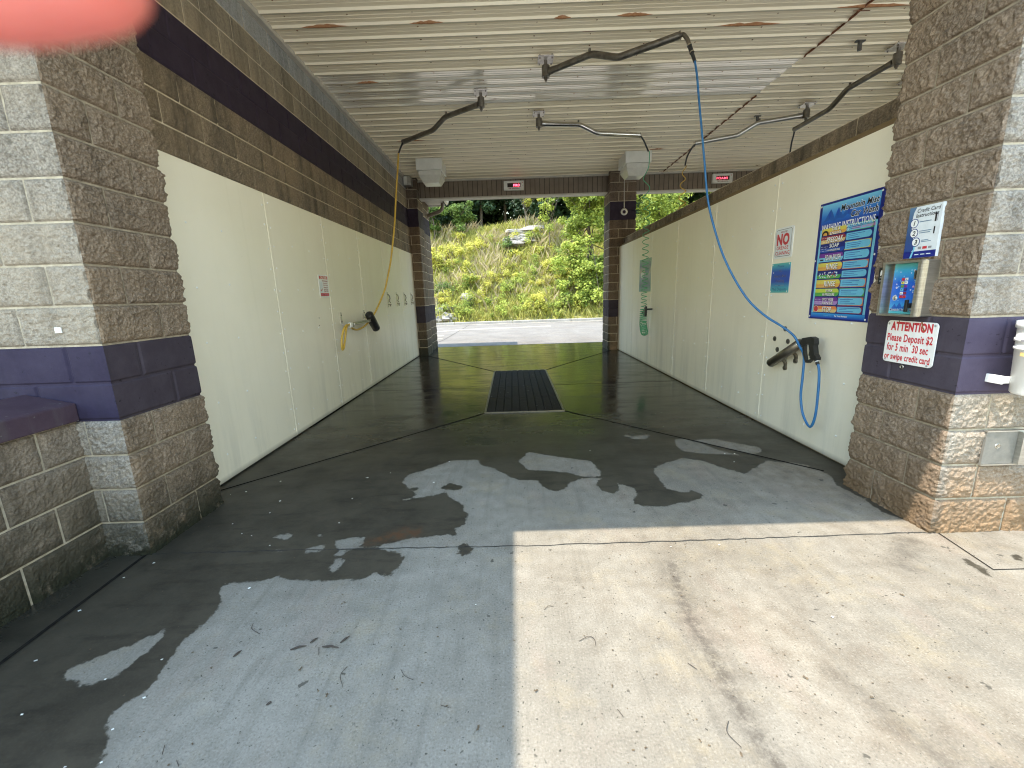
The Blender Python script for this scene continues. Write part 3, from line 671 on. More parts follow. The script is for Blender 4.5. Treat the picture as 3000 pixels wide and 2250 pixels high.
# wing wall towards the camera with a sloping painted ledge
block_wall('wing_wall', [(-2.385, -2.5), (-2.385, 2.19)], 0, 4 * H, [(0, 9, 'block_wing', RG, 'mortar')], rev=(0,), amp=.009)
b = MB(); b.box(-2.62, -2.5, 0, -2.395, 2.184, 4 * H); b.build('wing_wall_core', M['block'], bld)
b = MB()
for i in range(12):
    y1 = 2.182 - i * .407; y0 = y1 - .401
    b.prism([(-2.355, y1, 4 * H + .003), (-2.355, y1, .915), (-2.62, y1, .972), (-2.62, y1, 4 * H + .003)], (0, -1, 0), .401)
b.build('wing_wall_ledge', M['ledge'], bld, bevel=.008)

# white wall panels with their strips and rivets
def wall_panels(xw, sgn, ye):
    for i in range(len(ye) - 1):
        y0, y1 = ye[i], ye[i + 1]; b = MB()
        b.box(min(xw, xw - sgn * .012), y0 + .001, .012, max(xw, xw - sgn * .012), y1 - .001, 2.4384)
        if i: 
            b.box(min(xw, xw + sgn * .0035), y0 - .009, .014, max(xw, xw + sgn * .0035), y0 + .010, 2.436)
        cols = [y0 + .05, y1 - .05, y0 + .42, y0 + .80]
        for ci, yc in enumerate(cols):
            nz = 12 if ci < 2 else 6
            for r_ in range(nz):
                zc = .10 + (2.24 / (nz - 1)) * r_ + random.uniform(-.02, .02) + (.11 if ci >= 2 else 0)
                if zc > 2.42: continue
                yy = yc + random.uniform(-.008, .008); n = 8; vs = [(xw, yy + .0095 * math.cos(2 * math.pi * q / n), zc + .0095 * math.sin(2 * math.pi * q / n)) for q in range(n)]
                vs += [(xw + sgn * .006, yy + .005 * math.cos(2 * math.pi * q / n), zc + .005 * math.sin(2 * math.pi * q / n)) for q in range(n)]
                b.add(vs, [(q, (q + 1) % n, (q + 1) % n + n, q + n) for q in range(n)] + [tuple(range(n, 2 * n))], 1, True)
        b.build('wall_panel', [M['panel'], M['white_plastic']], bld)
wall_panels(-2.350, 1, [2.80, 4.305, 5.545, 6.77, 7.985, 9.20, 10.388])
wall_panels(2.572, -1, [2.80, 4.306, 5.55, 6.77, 7.985, 9.20, 10.388])
b = MB(); b.box(7.70, 2.2, 0, 7.75, 10.6, 2.6); b.box(7.75, 2.2, 0, 7.95, 11, 4.1); b.build('far_bay_wall', M['panel'], bld)

# ceiling: sheets 0.914 m wide, ribs along x
def ceiling_sheet(x0, x1, y0, m, lbl=None):
    W = .914; prof = []                              # (y, z) seen from below: four hanging ribs and small stiffeners
    for k in range(4):
        a = y0 + k * W / 4
        prof += [(a, CZ + RH), (a + .044, CZ + RH), (a + .047, CZ + RH - .003), (a + .053, CZ + RH - .003), (a + .056, CZ + RH), (a + .098, CZ + RH), (a + .101, CZ + RH - .003), (a + .107, CZ + RH - .003), (a + .110, CZ + RH), (a + .160, CZ + RH), (a + .176, CZ), (a + .198, CZ), (a + .216, CZ + RH)]
    prof.append((y0 + W, CZ + RH)); b = MB(); n = len(prof)
    xs_ = np.linspace(x0, x1, 8)
    wob = [[(random.uniform(-1, 1) * .0006) for _ in prof] for _ in xs_]
    vs = [(x, y, z + wob[i][j]) for i, x in enumerate(xs_) for j, (y, z) in enumerate(prof)]
    for jj in range(n - 1):
        b.add([vs[i * n + q] for i in range(len(xs_)) for q in (jj, jj + 1)], [(2 * i, 2 * i + 2, 2 * i + 3, 2 * i + 1) for i in range(len(xs_) - 1)], 0 if jj % 13 == 9 else 3 if jj % 13 == 10 else 2)  # rib shading by material: near faces light, undersides and pans darker
    for k in range(4):
        x = x0 + .25 + (0.0 if x0 < 0 else .2)
        while x < x1 - .05:
            if random.random() < .93:
                xx = x + random.uniform(-.02, .02); yy = y0 + k * W / 4 + .028 + random.uniform(-.008, .008); r = random.uniform(.006, .011)
                vs = [(xx + r * math.cos(q * math.pi / 3), yy + r * math.sin(q * math.pi / 3), CZ + RH - .001) for q in range(6)] + [(xx, yy, CZ + RH - .008)]
                b.add(vs, [(q, (q + 1) % 6, 6) for q in range(6)], 1)
            x += .61
    o = b.build('ceiling_sheet', [M[m], M['rust'], M[m if m == 'ceil_new' else 'ceil_pan'], M['ceil_edge']], bld)
    if lbl: o['label'] = lbl
k = 0
for j in range(-4, 7):
    y0 = 5.835 + .914 * j
    if y0 > 11: break
    ceiling_sheet(-2.36, 3.612, y0, 'ceil_new' if j == 0 else 'ceil', 'glossy newer ceiling sheet' if j == 0 else None)
    ceiling_sheet(3.606, 8.0, y0, 'ceil_dull')
b = MB()                                             # rusted lap between the two rows of sheets
y = 3.0
while y < 10.6:
    if 5.79 < y < 5.84 and b.v: b.build('rusted_lap', M['rust'], bld); b = MB()
    if not 5.80 < y < 6.74:
        for q in range(1):
            a = random.uniform(-.006, .006); b.box(3.605 + a, y, CZ - .0025, 3.611 + a + random.uniform(0, .006), y + .056, CZ + RH - .0005)
        if random.random() < .10: b.box(3.60 - random.uniform(.03, .14), y, CZ - .003, 3.60 + random.uniform(.03, .12), y + .008, CZ + .001)
    y += .055
b.build('rusted_lap', M['rust'], bld)
b = MB()
for (x0, x1, y, w_) in ((-2.05, -1.55, 4.885, .026), (-.95, -.60, 4.945, .024), (.50, .68, 4.94, .022), (1.12, 1.50, 4.93, .024), (2.20, 2.95, 5.02, .03), (3.3, 4.1, 4.86, .03), (-1.95, -1.42, 8.11, .02), (2.75, 3.1, 9.0, .02), (-1.9, -1.6, 6.0, .015)):
    a0 = 5.835 + round((y - 5.835 - .187) / .2285) * .2285; n = 14; vs = []
    for i in range(n + 1):                            # a flake of bare rust over the face and underside of one rib
        t_ = i / n; k_ = min(1, 3 * t_, 3 * (1 - t_)) * random.uniform(.55, 1); x = x0 + (x1 - x0) * t_
        vs += [(x, a0 + .1755 - .016 * k_, CZ - .0015 + RH * k_ * .98), (x, a0 + .1755, CZ - .0018), (x, a0 + .1755 + .022 * k_, CZ - .0018)]
    b = MB(); b.add(vs, [(3 * i + q, 3 * i + q + 1, 3 * i + q + 4, 3 * i + q + 3) for i in range(n) for q in (0, 1)]); b.build('rust_patch', M['rust_light'], bld)
b = MB(); b.box(-2.40, 2.79, 20 * H + .002, -2.325, 10.6, CZ + .03); b.build('ceiling_trim', M['trim'], bld)
b = MB(); b.box(-2.3, 10.60, CZ - .035, 8.0, 10.66, CZ + .03); b.build('beam_trim', M['trim'], bld)
# the rear and front beams with vertical siding
def beam(y, face, x0, x1, z0, z1):
    b = MB(); b.box(x0, y, z0, x1, y + .22, z1)
    x = x0 + .03
    while x < x1:
        b.box(x, y + (-.0015 if face < 0 else .22), z0 + .004, x + .014, y + (0 if face < 0 else .2215), z1 - .03, 1); x += .113
    b.box(x0, y - .012, z0 - .028, x1, y + .235, z0 - .001, 2)
    b.build('beam', [M['brown_metal'], M['brown_dark'], M['trim']], bld)
beam(10.65, -1, -2.13, 2.335, 3.715, CZ + .03); beam(10.65, -1, 2.937, 7.9, 3.715, CZ + .03)
beam(1.70, 1, -1.9, 8.0, 3.72, 4.3)
b = MB(); b.box(-2.2, 1.685, 4.32, 8.3, 11.42, 4.5); b.box(-9, .12, 3.90, -1.77, 1.66, 4.0); b.box(-9, 1.66, 4.20, -2.2, 12.2, 4.5); b.box(-9, 1.662, 3.905, -2.21, 1.72, 4.198); b.box(-2.2, 1.690, 4.14, 8.0, 2.3, 4.32); b.box(-9, 11.42, 3.95, -1.72, 12.2, 4.22)
b.build('roof', M['roof'], bld)
b = MB(); b.box(-2.2, 1.664, 3.70, 8.3, 1.684, 4.5); b.build('fascia', M['brown_metal'], bld)
b = MB(); b.box(-2.12, 11.40, 3.86, 8.3, 11.42, 4.32); b.box(-2.12, 10.9, 3.97, 8.0, 11.405, 4.0); b.build('fascia', M['brown_metal'], bld)
b = MB(); b.box(-2.20, 11.2, 3.845, -1.745, 12.12, 3.86)
for i in range(5): b.box(-2.16 + i * .088, 11.2, 3.838, -2.152 + i * .088, 12.12, 3.844)
b.box(-2.20, 12.12, 3.82, -1.74, 12.15, 3.95); b.build('soffit', M['trim'], bld)
b = MB(); b.box(-9, .13, 3.86, -1.78, 1.62, 3.898); b.build('front_soffit', M['trim'], bld)
b = MB(); b.prism([(-1.745, 11.2, 3.94), (-1.70, 11.2, 3.84), (-1.66, 11.2, 3.88), (-1.63, 11.2, 3.96)], (0, 1, 0), .98); b.build('gutter', M['trim'], bld)
b = MB()
P = smooth_path([(-1.765, 11.85, 3.86), (-1.77, 11.85, 3.74), (-1.84, 11.85, 3.65), (-2.05, 11.85, 3.57), (-2.35, 11.85, 3.48)], 4)
b.tube(P, .048, 10); b.build('downspout', M['brown_metal'], bld)
# ------------------------------------------------------------------ things on the ceiling
def boom(name, label, p, heading, L, j0, jl, drop, m, group):
    """swinging Z-shaped hose arm: square mount plate, pivot post, and a bent pipe"""
    d = Vector((math.cos(heading), math.sin(heading), 0)); q = Vector((-d.y, d.x, 0))
    t = thing(name, label, 'hose boom', (p[0], p[1], CZ), group); x, y = p
    b = MB(); b.box(x - .09, y - .09, CZ - .030, x + .09, y + .09, CZ - .016)
    for sx in (-1, 1):
        for sy in (-1, 1): b.cyl((x + sx * .07, y + sy * .07, CZ), (x + sx * .07, y + sy * .07, CZ - .045), .007, 8, 1)
    b.build('mount_plate', [M['plate'], M['steel_dark']], t, bevel=.002)
    b = MB(); b.cyl((x, y, CZ - .02), (x, y, CZ - .09), .019, 14); b.cyl((x, y, CZ - .088), (x, y, CZ - .205), .046, 18); b.cyl((x, y, CZ - .2), (x, y, CZ - .232), .02, 12); b.cyl((x, y, CZ - .23), (x, y, CZ - .25), .013, 8)
    b.build('pivot', M['steel_dark'], t)
    z0 = CZ - .16; c = Vector((x, y, z0)); b = MB()
    pts = [c + d * .05, c + d * (j0 - .06), c + d * j0 + Vector((0, 0, -.012)), c + d * (j0 + jl * .5) + Vector((0, 0, -drop * .5)), c + d * (j0 + jl) + Vector((0, 0, -drop + .012)), c + d * (j0 + jl + .06) + Vector((0, 0, -drop)), c + d * L + Vector((0, 0, -drop - .015))]
    b.tube([pts[0]] + smooth_path(pts[1:6], 4) + [pts[6]], .034, 14); o = b.build('arm', M[m], t)
    b = MB(); b.tube([pts[6], pts[6] + d * .004], .037, 14); b.build('end_ring', M['steel_dark'], o); b = MB(); b.tube([c + d * (j0 - .05) + Vector((0, 0, .02)), c + d * (j0 - .05) + Vector((0, 0, .06))], .014, 8); b.build('stop_pin', M['steel_dark'], o)
    b = MB(); e = c + d * .19; b.prism([c + q * .004 + d * .03 + Vector((0, 0, .045)), c + q * .004 + d * .22 + Vector((0, 0, .03)), c + q * .004 + d * .22 + Vector((0, 0, -.02)), c + q * .004 + d * .03 + Vector((0, 0, -.045))], q, -.008); b.build('gusset', M['steel_dark'], t)
    return t, pts[6], d
GB = 'swinging hose booms under the ceiling'
def hd(a, b): return math.atan2(b[1] - a[1], b[0] - a[0])
boom('hose_boom', 'tarnished Z-bent hose boom that carries the long blue hose', (.476, 5.575), hd((.476, 5.566), (1.685, 4.628)), 1.535, .62, .26, .135, 'steel_dark', GB)
boom('hose_boom', 'dark Z-bent hose boom that carries the straight yellow hose', (-.337, 6.32), hd((-.337, 6.309), (-1.628, 7.213)), 1.58, .69, .21, .118, 'steel_dark', GB)
boom('hose_boom', 'shiny polished hose boom that carries the green coiled hose', (.488, 7.07), hd((.488, 7.058), (2.087, 7.273)), 1.615, .67, .23, .12, 'steel_bright', GB)
boom('hose_boom', 'dark hose boom beyond the dividing wall, nearest the coin box pillar', (4.575, 5.577), hd((4.575, 5.577), (4.48, 7.223)), 1.65, .71, .24, .135, 'steel_dark', GB)
boom('hose_boom', 'bright hose boom over the neighbouring bay that carries the yellow coiled hose', (4.555, 7.098), hd((4.555, 7.098), (3.149, 7.705)), 1.535, .67, .23, .135, 'steel', GB)
boom('hose_boom', 'hose boom almost hidden behind the top of the front pillar', (5.48, 6.44), R(20), 1.5, .67, .23, .13, 'steel_dark', GB)
for x, y, lb in ((4.032, 5.464, 'small dark hook on the ceiling above the neighbouring bay, hanging free'), (4.037, 7.507, 'small dark hook on the ceiling above the bend of a bright hose boom')):
    t = thing('ceiling_hook', lb, 'hook', (x, y, CZ), 'ceiling stops of the booms')
    b = MB(); b.box(x - .05, y - .02, CZ - .014, x + .05, y + .02, CZ - .001); b.build('base', M['bolt'], t)
    b = MB(); b.cyl((x, y, CZ - .01), (x + .004, y, CZ - .10), .022, 12); b.build('stop', M['bolt'], t)
# box lights
for x0, lb in ((-1.834, 'white square box light on the ceiling beside the straight yellow hose'), (2.335, 'white square box light on the ceiling behind the green coiled hose')):
    y0, s_ = 9.08, .52; t = thing('ceiling_light', lb, 'light fixture', (x0 + s_ / 2, y0 + s_ / 2, CZ), 'white box lights')
    b = MB(); b.box(x0, y0, CZ - .195, x0 + s_, y0 + .58, CZ + .02); hs = b.build('housing', M['white_box'], t, bevel=.006)
    b = MB(); z1 = CZ - .197; a = .035; x1 = x0 + s_; y1 = y0 + .58
    o1 = [(x0 + a, y0 + a, z1), (x1 - a, y0 + a, z1), (x1 - a, y1 - a, z1), (x0 + a, y1 - a, z1)]; o2 = [(q[0], q[1], z1 - .085) for q in o1]
    cx, cy = (x0 + x1) / 2, (y0 + y1) / 2; o3 = [(cx + (q[0] - cx) * .70, cy + (q[1] - cy) * .62, z1 - .21) for q in o1]
    b.add(o1 + o2 + o3, [(i, i + 4, (i + 1) % 4 + 4, (i + 1) % 4) for i in range(4)] + [(i + 4, i + 8, (i + 1) % 4 + 8, (i + 1) % 4 + 4) for i in range(4)] + [(8, 11, 10, 9)])
    b.build('lens', M['lens'], hs)
t = thing('wall_light', 'small grey box light high in the corner above the mat clips', 'light fixture', (-2.27, 10.2, 3.88))
b = MB(); b.box(-2.355, 10.14, 3.89, -2.19, 10.36, 4.09); b.build('housing', M['steel'], t, bevel=.02)
b = MB(); b.box(-2.345, 10.12, 3.90, -2.26, 10.141, 4.08); b.build('lens', M['lens'], t, bevel=.008)
t = thing('hanging_rod', 'thin rod with a grey ring hanging before the rear pillar of the dividing wall', 'hanging rod', (2.50, 9.75, 3.1))
b = MB(); b.cyl((2.488, 9.75, 3.89), (2.5, 9.75, 3.165), .008, 8); b.build('rod', M['steel'], t)
b = MB(); b.torus((2.502, 9.75, 3.105), (1, 0, 0), (0, 0, 1), .055, .020, 24, 10); b.build('ring', M['steel'], t)
# timers on the beam
def timer(x0, lbl, txt, bright):
    y = 10.648; Z0 = 3.815; wd = .47; hh = .205
    t = thing('timer_display', lbl, 'display', (x0 + wd / 2, y, Z0), 'time displays on the rear beam')
    P = Panel((x0, y, Z0), (1, 0, 0), (0, 0, 1), (0, -1, 0))
    P.slab('case', 'white_box', rrect(0, 0, wd, hh, .008), 0, .05)
    P.slab('window', 'black_gloss', rrect(.085, .065, wd - .075, .155), .05, .0525)
    P.text('digits', 'red_led' if bright else 'red_led_dim', txt, .30 if bright else .225, .082, .052, .0535, width=.15 if bright else .26, bold=.02)
    P.text('caption', 's_maroon', 'TIME REMAINING', wd / 2, .028, .022, .051, width=.26, bold=.02)
    P.disc('indicator', 's_red', wd - .035, .165, .010, .051, 10); P.g = 1; P.disc('indicator', 's_grey', wd - .035, .10, .007, .051, 10)
    P.finish(t, {'digits': 'window', 'caption': 'case'})
timer(-.115, 'grey timer box with bright red digits on the beam over this bay', 'FIRO', True)
timer(4.765, 'grey timer box with dim red letters beyond the dividing wall', 'FOAM1', False)

# ------------------------------------------------------------------ hoses
def coil(pts, r0, r1, turns, n=16):
    P = smooth_path(pts, 24); m_ = len(P); out = []; L = [0]
    for a, b in zip(P[:-1], P[1:]): L.append(L[-1] + (b - a).length)
    N = int(turns * n)
    for i in range(N + 1):
        s_ = i / N; d = s_ * L[-1]
        k = next((q for q in range(m_ - 1) if L[q + 1] >= d), m_ - 2); u = (d - L[k]) / max(1e-6, L[k + 1] - L[k]); c = P[k].lerp(P[k + 1], u)
        yield c, (P[k + 1] - P[k]).normalized(), s_
def coil_path(pts, rf, tf, turns, n=14):
    """rf(s): radius, tf(s): share of the turns made at s"""
    out = []
    for c, T, s_ in coil(pts, 0, 0, turns, n):
        a = 2 * math.pi * turns * tf(s_); X = T.cross(Vector((0, 1, .01))).normalized(); Y = T.cross(X)
        out.append(c + (X * math.cos(a) + Y * math.sin(a)) * rf(s_))
    return out
t = thing('spray_hose', 'long blue pressure hose with a black spray gun tucked in a slanted tube', 'hose', (2.446, 3.5, .25))
P = smooth_path([(1.690, 4.624, 3.785), (1.712, 4.60, 3.775), (1.737, 4.567, 3.715), (1.749, 4.55, 3.664)], 5)
b = MB(); b.tube(P, .019, 10); b.build('elbow', M['steel_dark'], t)
b = MB(); b.tube([(1.749, 4.55, 3.664), (1.766, 4.526, 3.59)], .020, 10); b.tube([(1.766, 4.526, 3.59), (1.788, 4.497, 3.50)], .016, 10); b.tube([(1.748, 4.552, 3.668), (1.7505, 4.549, 3.656)], .0225, 10, mi=1); b.tube([(1.765, 4.528, 3.597), (1.768, 4.524, 3.585)], .0225, 10, mi=1)
b.build('fitting', [M['blackrub'], M['steel_bright']], t)
P = smooth_path([(1.786, 4.5, 3.519), (1.805, 4.473, 3.372), (1.822, 4.451, 3.194), (1.845, 4.42, 2.955), (1.877, 4.376, 2.62), (1.912, 4.327, 2.25), (1.969, 4.251, 1.94), (2.048, 4.142, 1.63), (2.164, 3.985, 1.325), (2.268, 3.843, 1.158), (2.363, 3.714, 1.058), (2.421, 3.640, .985),
                 (2.440, 3.583, .905), (2.446, 3.519, .82), (2.446, 3.507, .647), (2.446, 3.502, .475), (2.446, 3.449, .330), (2.446, 3.353, .252), (2.446, 3.308, .356), (2.446, 3.307, .55), (2.446, 3.320, .71), (2.446, 3.345, .785)], 7)
b = MB(); b.tube(P, .0098, 10); b.build('hose_line', M['blue_hose'], t)
# the gun, drawn in the plane parallel to the wall (u towards the camera = -y)
G = Panel((2.446, 3.60, .78), (0, -1, 0), (0, 0, 1), (-1, 0, 0))
body = [(.045, .155), (.06, .192), (.165, .215), (.20, .205), (.212, .165), (.205, .145), (.222, .085), (.252, .055), (.252, .035), (.215, .032), (.178, .04), (.165, .10), (.145, .155), (.10, .14), (.06, .135)]
G.slab('gun_body', 'black', body, -.02, .02)
guard = [(.06, .14), (.085, .145), (.095, .09), (.125, .015), (.15, .02), (.20, .045), (.19, .025), (.155, -.005), (.118, -.005), (.085, .055)]
G.slab('trigger_guard', 'black', guard, -.012, .012)
G.slab('trigger', 'black', [(.135, .145), (.15, .148), (.162, .10), (.15, .055), (.142, .058), (.148, .10)], -.007, .007)
G.finish(t, {'trigger_guard': 'gun_body', 'trigger': 'gun_body'})
b = MB(); b.tube([(2.446, 3.392, .838), (2.446, 3.372, .812)], .017, 10, mi=0); b.tube([(2.446, 3.372, .812), (2.446, 3.345, .778)], .014, 10, mi=1); b.tube([(2.446, 3.362, .802), (2.446, 3.358, .797)], .017, 10, mi=2)
b.build('swivel', [M['brass'], M['blackrub'], M['white_plastic']], t)
b = MB(); b.tube([(2.462, 3.548, .945), (2.480, 3.60, .925), (2.486, 3.655, .90), (2.489, 3.86, .785)], .012, 10); b.build('wand', M['black'], t)
# slanted holder tube
t = thing('gun_holder', 'slanted dark steel tube on the dividing wall that holds the spray gun', 'holder', (2.5, 3.85, .66))
a = Vector((2.487, 3.640, .917)); c = Vector((2.487, 4.030, .680)); d_ = (c - a).normalized()
b = MB(); n = 24; X = d_.cross(Vector((1, 0, 0))).normalized(); Y = Vector((1, 0, 0)); r0 = .040; ri = .036; vs = []
for q, r_ in ((a, r0), (c, r0), (c, ri), (a, ri)):
    for i in range(n): vs.append(q + (X * math.cos(2 * math.pi * i / n) + Y * math.sin(2 * math.pi * i / n)) * r_)
b.add(vs, [(k * n + i, k * n + (i + 1) % n, ((k + 1) % 4) * n + (i + 1) % n, ((k + 1) % 4) * n + i) for k in range(4) for i in range(n)], 0, True)
b.build('tube', M['steel_dark'], t)
b = MB(); b.torus(a, X, Y, .039, .0035, 24, 6); b.build('rim', M['steel_bright'], t)
for yy, zz in ((3.787, .790), (3.925, .703)):
    b = MB(); P = smooth_path([(2.50, yy - .02, zz + .04), (2.54, yy - .012, zz + .01), (2.562, yy, zz - .02), (2.566, yy + .004, zz - .055)], 4)
    b.tube(P, .015, 8); b.cyl((2.555, yy + .006, zz - .055), (2.572, yy + .006, zz - .055), .022, 12); b.cyl((2.548, yy + .006, zz - .055), (2.556, yy + .006, zz - .055), .011, 8); b.build('bracket', M['steel_dark'], t)
lbs = ('dark washer bolt touching the blue hose, highest of the four', 'dark washer bolt nearest the panel seam, above the lower end of the holder tube', 'dark washer bolt just above the mouth of the holder tube', 'dark washer bolt just above the middle of the holder tube')
for (yy, zz), lb in zip(((3.994, 1.011), (4.140, .903), (3.937, .899), (4.082, .803)), lbs):
    b = MB(); b.cyl((2.572, yy, zz), (2.5675, yy, zz), .024, 20); b.cyl((2.568, yy, zz), (2.558, yy, zz), .011, 6); tag(b.build('wall_bolt', M['bolt']), lb, 'bolt', 'old bolts above the gun holder')
# yellow foam brush hose
t = thing('brush_hose', 'straight yellow hose with a black foam brush resting on two wall brackets', 'hose', (-2.2, 6.2, .8))
b = MB(); b.tube(smooth_path([(-1.628, 7.213, 3.80), (-1.645, 7.20, 3.765), (-1.662, 7.177, 3.72), (-1.698, 7.137, 3.616)], 4), [.016] * 4 + [.013] * 9, 10); b.build('fitting', M['blackrub'], t)
P = smooth_path([(-1.698, 7.137, 3.62), (-1.724, 7.11, 3.377), (-1.767, 7.064, 3.031), (-1.818, 7.009, 2.566), (-1.889, 6.933, 2.094), (-1.921, 6.899, 1.92), (-1.975, 6.841, 1.682), (-2.006, 6.807, 1.559), (-2.079, 6.73, 1.37), (-2.157, 6.646, 1.194), (-2.215, 6.54, 1.085), (-2.23, 6.35, 1.02), (-2.235, 6.08, .992), (-2.23, 5.88, 1.02), (-2.215, 5.78, 1.075),
                 (-2.20, 5.68, 1.09), (-2.21, 5.60, 1.05), (-2.225, 5.57, .93), (-2.232, 5.50, .80), (-2.23, 5.44, .79), (-2.225, 5.44, .90), (-2.21, 5.50, 1.03), (-2.20, 5.58, 1.085), (-2.20, 5.64, 1.08)], 7)
b = MB(); b.tube(P, .0135, 10); b.build('hose_line', M['yellow_hose'], t)
b = MB(); b.cyl((-2.20, 5.62, 1.075), (-2.20, 6.60, 1.085), .014, 12); b.cyl((-2.185, 5.75, 1.10), (-2.185, 6.50, 1.105), .009, 8); b.build('wand', M['steel'], t)
b = MB(); b.box(-2.222, 5.69, 1.045, -2.178, 5.76, 1.115); b.build('grip', M['white_plastic'], t, bevel=.008)
b = MB(); b.tube([(-2.20, 6.50, 1.195), (-2.20, 6.52, 1.185), (-2.20, 6.66, 1.06), (-2.20, 6.79, .955), (-2.20, 6.80, .945)], [.04, .062, .066, .062, .045], 16); b.build('brush_head', M['black'], t)
b = MB(); b.box(-2.225, 6.585, 1.05, -2.17, 6.625, 1.13); b.build('clamp', M['white_plastic'], t, bevel=.006)
for y0, lb in ((5.80, 'bent steel wall bracket under the looped end of the yellow hose'), (6.72, 'bent steel wall bracket beside the black foam brush')):
    t = thing('wall_bracket', lb, 'bracket', (-2.34, y0, 1.06), 'brackets for the foam brush')
    b = MB(); b.box(-2.350, y0 - .022, 1.09, -2.340, y0 + .022, 1.25); 
    for zz in (1.13, 1.21): b.cyl((-2.34, y0, zz), (-2.333, y0, zz), .010, 8, 1)
    b.build('plate', [M['steel'], M['bolt']], t)
    b = MB(); b.tube(smooth_path([(-2.342, y0, 1.10), (-2.32, y0 + .0, 1.075), (-2.26, y0, 1.062), (-2.19, y0, 1.055), (-2.175, y0, 1.075), (-2.172, y0, 1.10)], 4), .010, 8); b.build('hook', M['steel'], t)
for (yy, lb) in zip((8.09, 8.705, 9.325, 9.94), ('steel mat clip nearest the foam brush', 'second steel mat clip from the foam brush', 'steel mat clip second from the rear pillar', 'steel mat clip next to the rear pillar, last of the row')):
    t = thing('mat_clip', lb, 'clip', (-2.34, yy, 1.26), 'mat clips along the side wall')
    b = MB(); b.box(-2.350, yy - .028, 1.255, -2.343, yy + .028, 1.535); b.build('plate', M['steel'], t)
    b = MB(); b.tube([(-2.343, yy, 1.50), (-2.315, yy, 1.47), (-2.305, yy, 1.42), (-2.325, yy, 1.37), (-2.30, yy, 1.335)], .010, 8); b.build('jaw', M['steel_dark'], t)
    b = MB(); b.box(-2.343, yy - .022, 1.30, -2.29, yy + .022, 1.318); b.tube([(-2.31, yy, 1.30), (-2.305, yy, 1.27)], .012, 8); b.build('spring', M['steel_dark'], t)
# green coiled hose
t = thing('coil_hose', 'green coiled hose hanging before a faded sign with a small air gun', 'hose', (2.43, 7.9, .63))
b = MB(); b.tube(smooth_path([(2.088, 7.275, 3.80), (2.13, 7.30, 3.77), (2.177, 7.32, 3.71), (2.268, 7.40, 3.60)], 5), .012, 8); b.build('fitting', M['blackrub'], t)
cp = [(2.268, 7.40, 3.60), (2.284, 7.5, 3.40), (2.33, 7.65, 3.07), (2.397, 7.8, 2.80), (2.435, 7.93, 2.50), (2.43, 7.92, 2.19), (2.442, 7.95, 2.0), (2.45, 7.96, 1.69), (2.442, 7.95, 1.43), (2.432, 7.925, 1.236), (2.44, 7.94, 1.09)]
P = coil_path(cp, lambda s: .018 + .036 * min(1, s * 6) if s < .93 else .05, lambda s: s ** 1.9, 20)
b = MB(); b.tube(P, .0065, 6); b.build('hose_line', M['green_hose'], t)
P = coil_path([(2.44, 7.94, 1.08), (2.435, 7.94, .95), (2.43, 7.92, .82), (2.42, 7.84, .71), (2.41, 7.74, .65)], lambda s: .062, lambda s: s, 15)
b = MB(); b.tube(P, .0075, 6); b.torus((2.40, 7.70, .665), (0, 1, 0), (0, 0, 1), .055, .007, 16, 6); b.build('coil', M['green_hose'], t)
b = MB(); b.prism([(2.47, 7.98, .98), (2.47, 8.06, .985), (2.47, 8.05, 1.02), (2.47, 7.95, 1.05), (2.47, 7.86, 1.13), (2.47, 7.82, 1.12), (2.47, 7.84, .95), (2.47, 7.9, .93)][::-1], (-1, 0, 0), .035); b.build('air_gun', M['black'], t, bevel=.006)
b = MB(); b.cyl((2.572, 7.86, 1.07), (2.47, 7.86, 1.07), .016, 10); b.build('peg', M['black'], t)
# hoses over the neighbouring bay
t = thing('coil_hose', 'yellow coiled hose hanging over the neighbouring bay', 'hose', (3.0, 7.75, 1.2))
b = MB(); b.tube(smooth_path([(3.149, 7.705, 3.775), (3.10, 7.72, 3.73), (3.03, 7.735, 3.60), (3.0, 7.74, 3.46)], 5), .013, 8); b.build('fitting', M['blackrub'], t)
P = coil_path([(3.0, 7.74, 3.46), (2.985, 7.75, 3.2), (2.985, 7.75, 2.8), (2.985, 7.75, 2.2), (2.985, 7.75, 1.3)], lambda s: .02 + .035 * min(1, s * 5), lambda s: s, 11)
b = MB(); b.tube(P, .0075, 6); b.build('hose_line', M['yellow_hose'], t)
b = MB(); b.tube(smooth_path([(4.48, 7.223, 3.775), (4.50, 7.27, 3.72), (4.515, 7.33, 3.60), (4.52, 7.36, 3.30), (4.52, 7.36, 2.6), (4.52, 7.36, .6)], 6), .012, 8)
tag(b.build('spray_hose', M['blackrub']), 'black hose hanging down behind the dividing wall', 'hose')

# ------------------------------------------------------------------ signs on the walls
XW = 2.5715
def rsign(name, label, cat, y0, z0, wd, hh, group=None, x=XW):
    t = thing(name, label, cat, (x, y0 - wd / 2, z0), group)
    return t, Panel((x, y0, z0), (0, -1, 0), (0, 0, 1), (-1, 0, 0))
t, P = rsign('instruction_sign', 'tall blue washing instructions sign with a list of coloured buttons', 'sign', 3.691, 1.128, .617, .922)
P.slab('board', 's_navy', rrect(0, 0, .617, .922), 0, .005)
P.rect('header', 'g_head', .028, .715, .590, .905, .0056); P.rect('side_band', 's_sky', .030, .052, .050, .715, .0056); P.g = 1; P.rect('side_band', 's_sky', .566, .052, .588, .735, .0056); P.g = 0
P.rect('footer', 'g_foot', .028, .012, .590, .05, .0056)
peaks = [(.055, .775), (.10, .835), (.125, .865), (.15, .83), (.17, .79), (.19, .84), (.205, .868), (.225, .84), (.255, .80), (.285, .83), (.315, .852), (.345, .82), (.375, .785), (.36, .775), (.30, .80), (.26, .775), (.21, .785), (.17, .765), (.12, .785)]
P.poly('mountains', 's_mount', peaks, .0060)
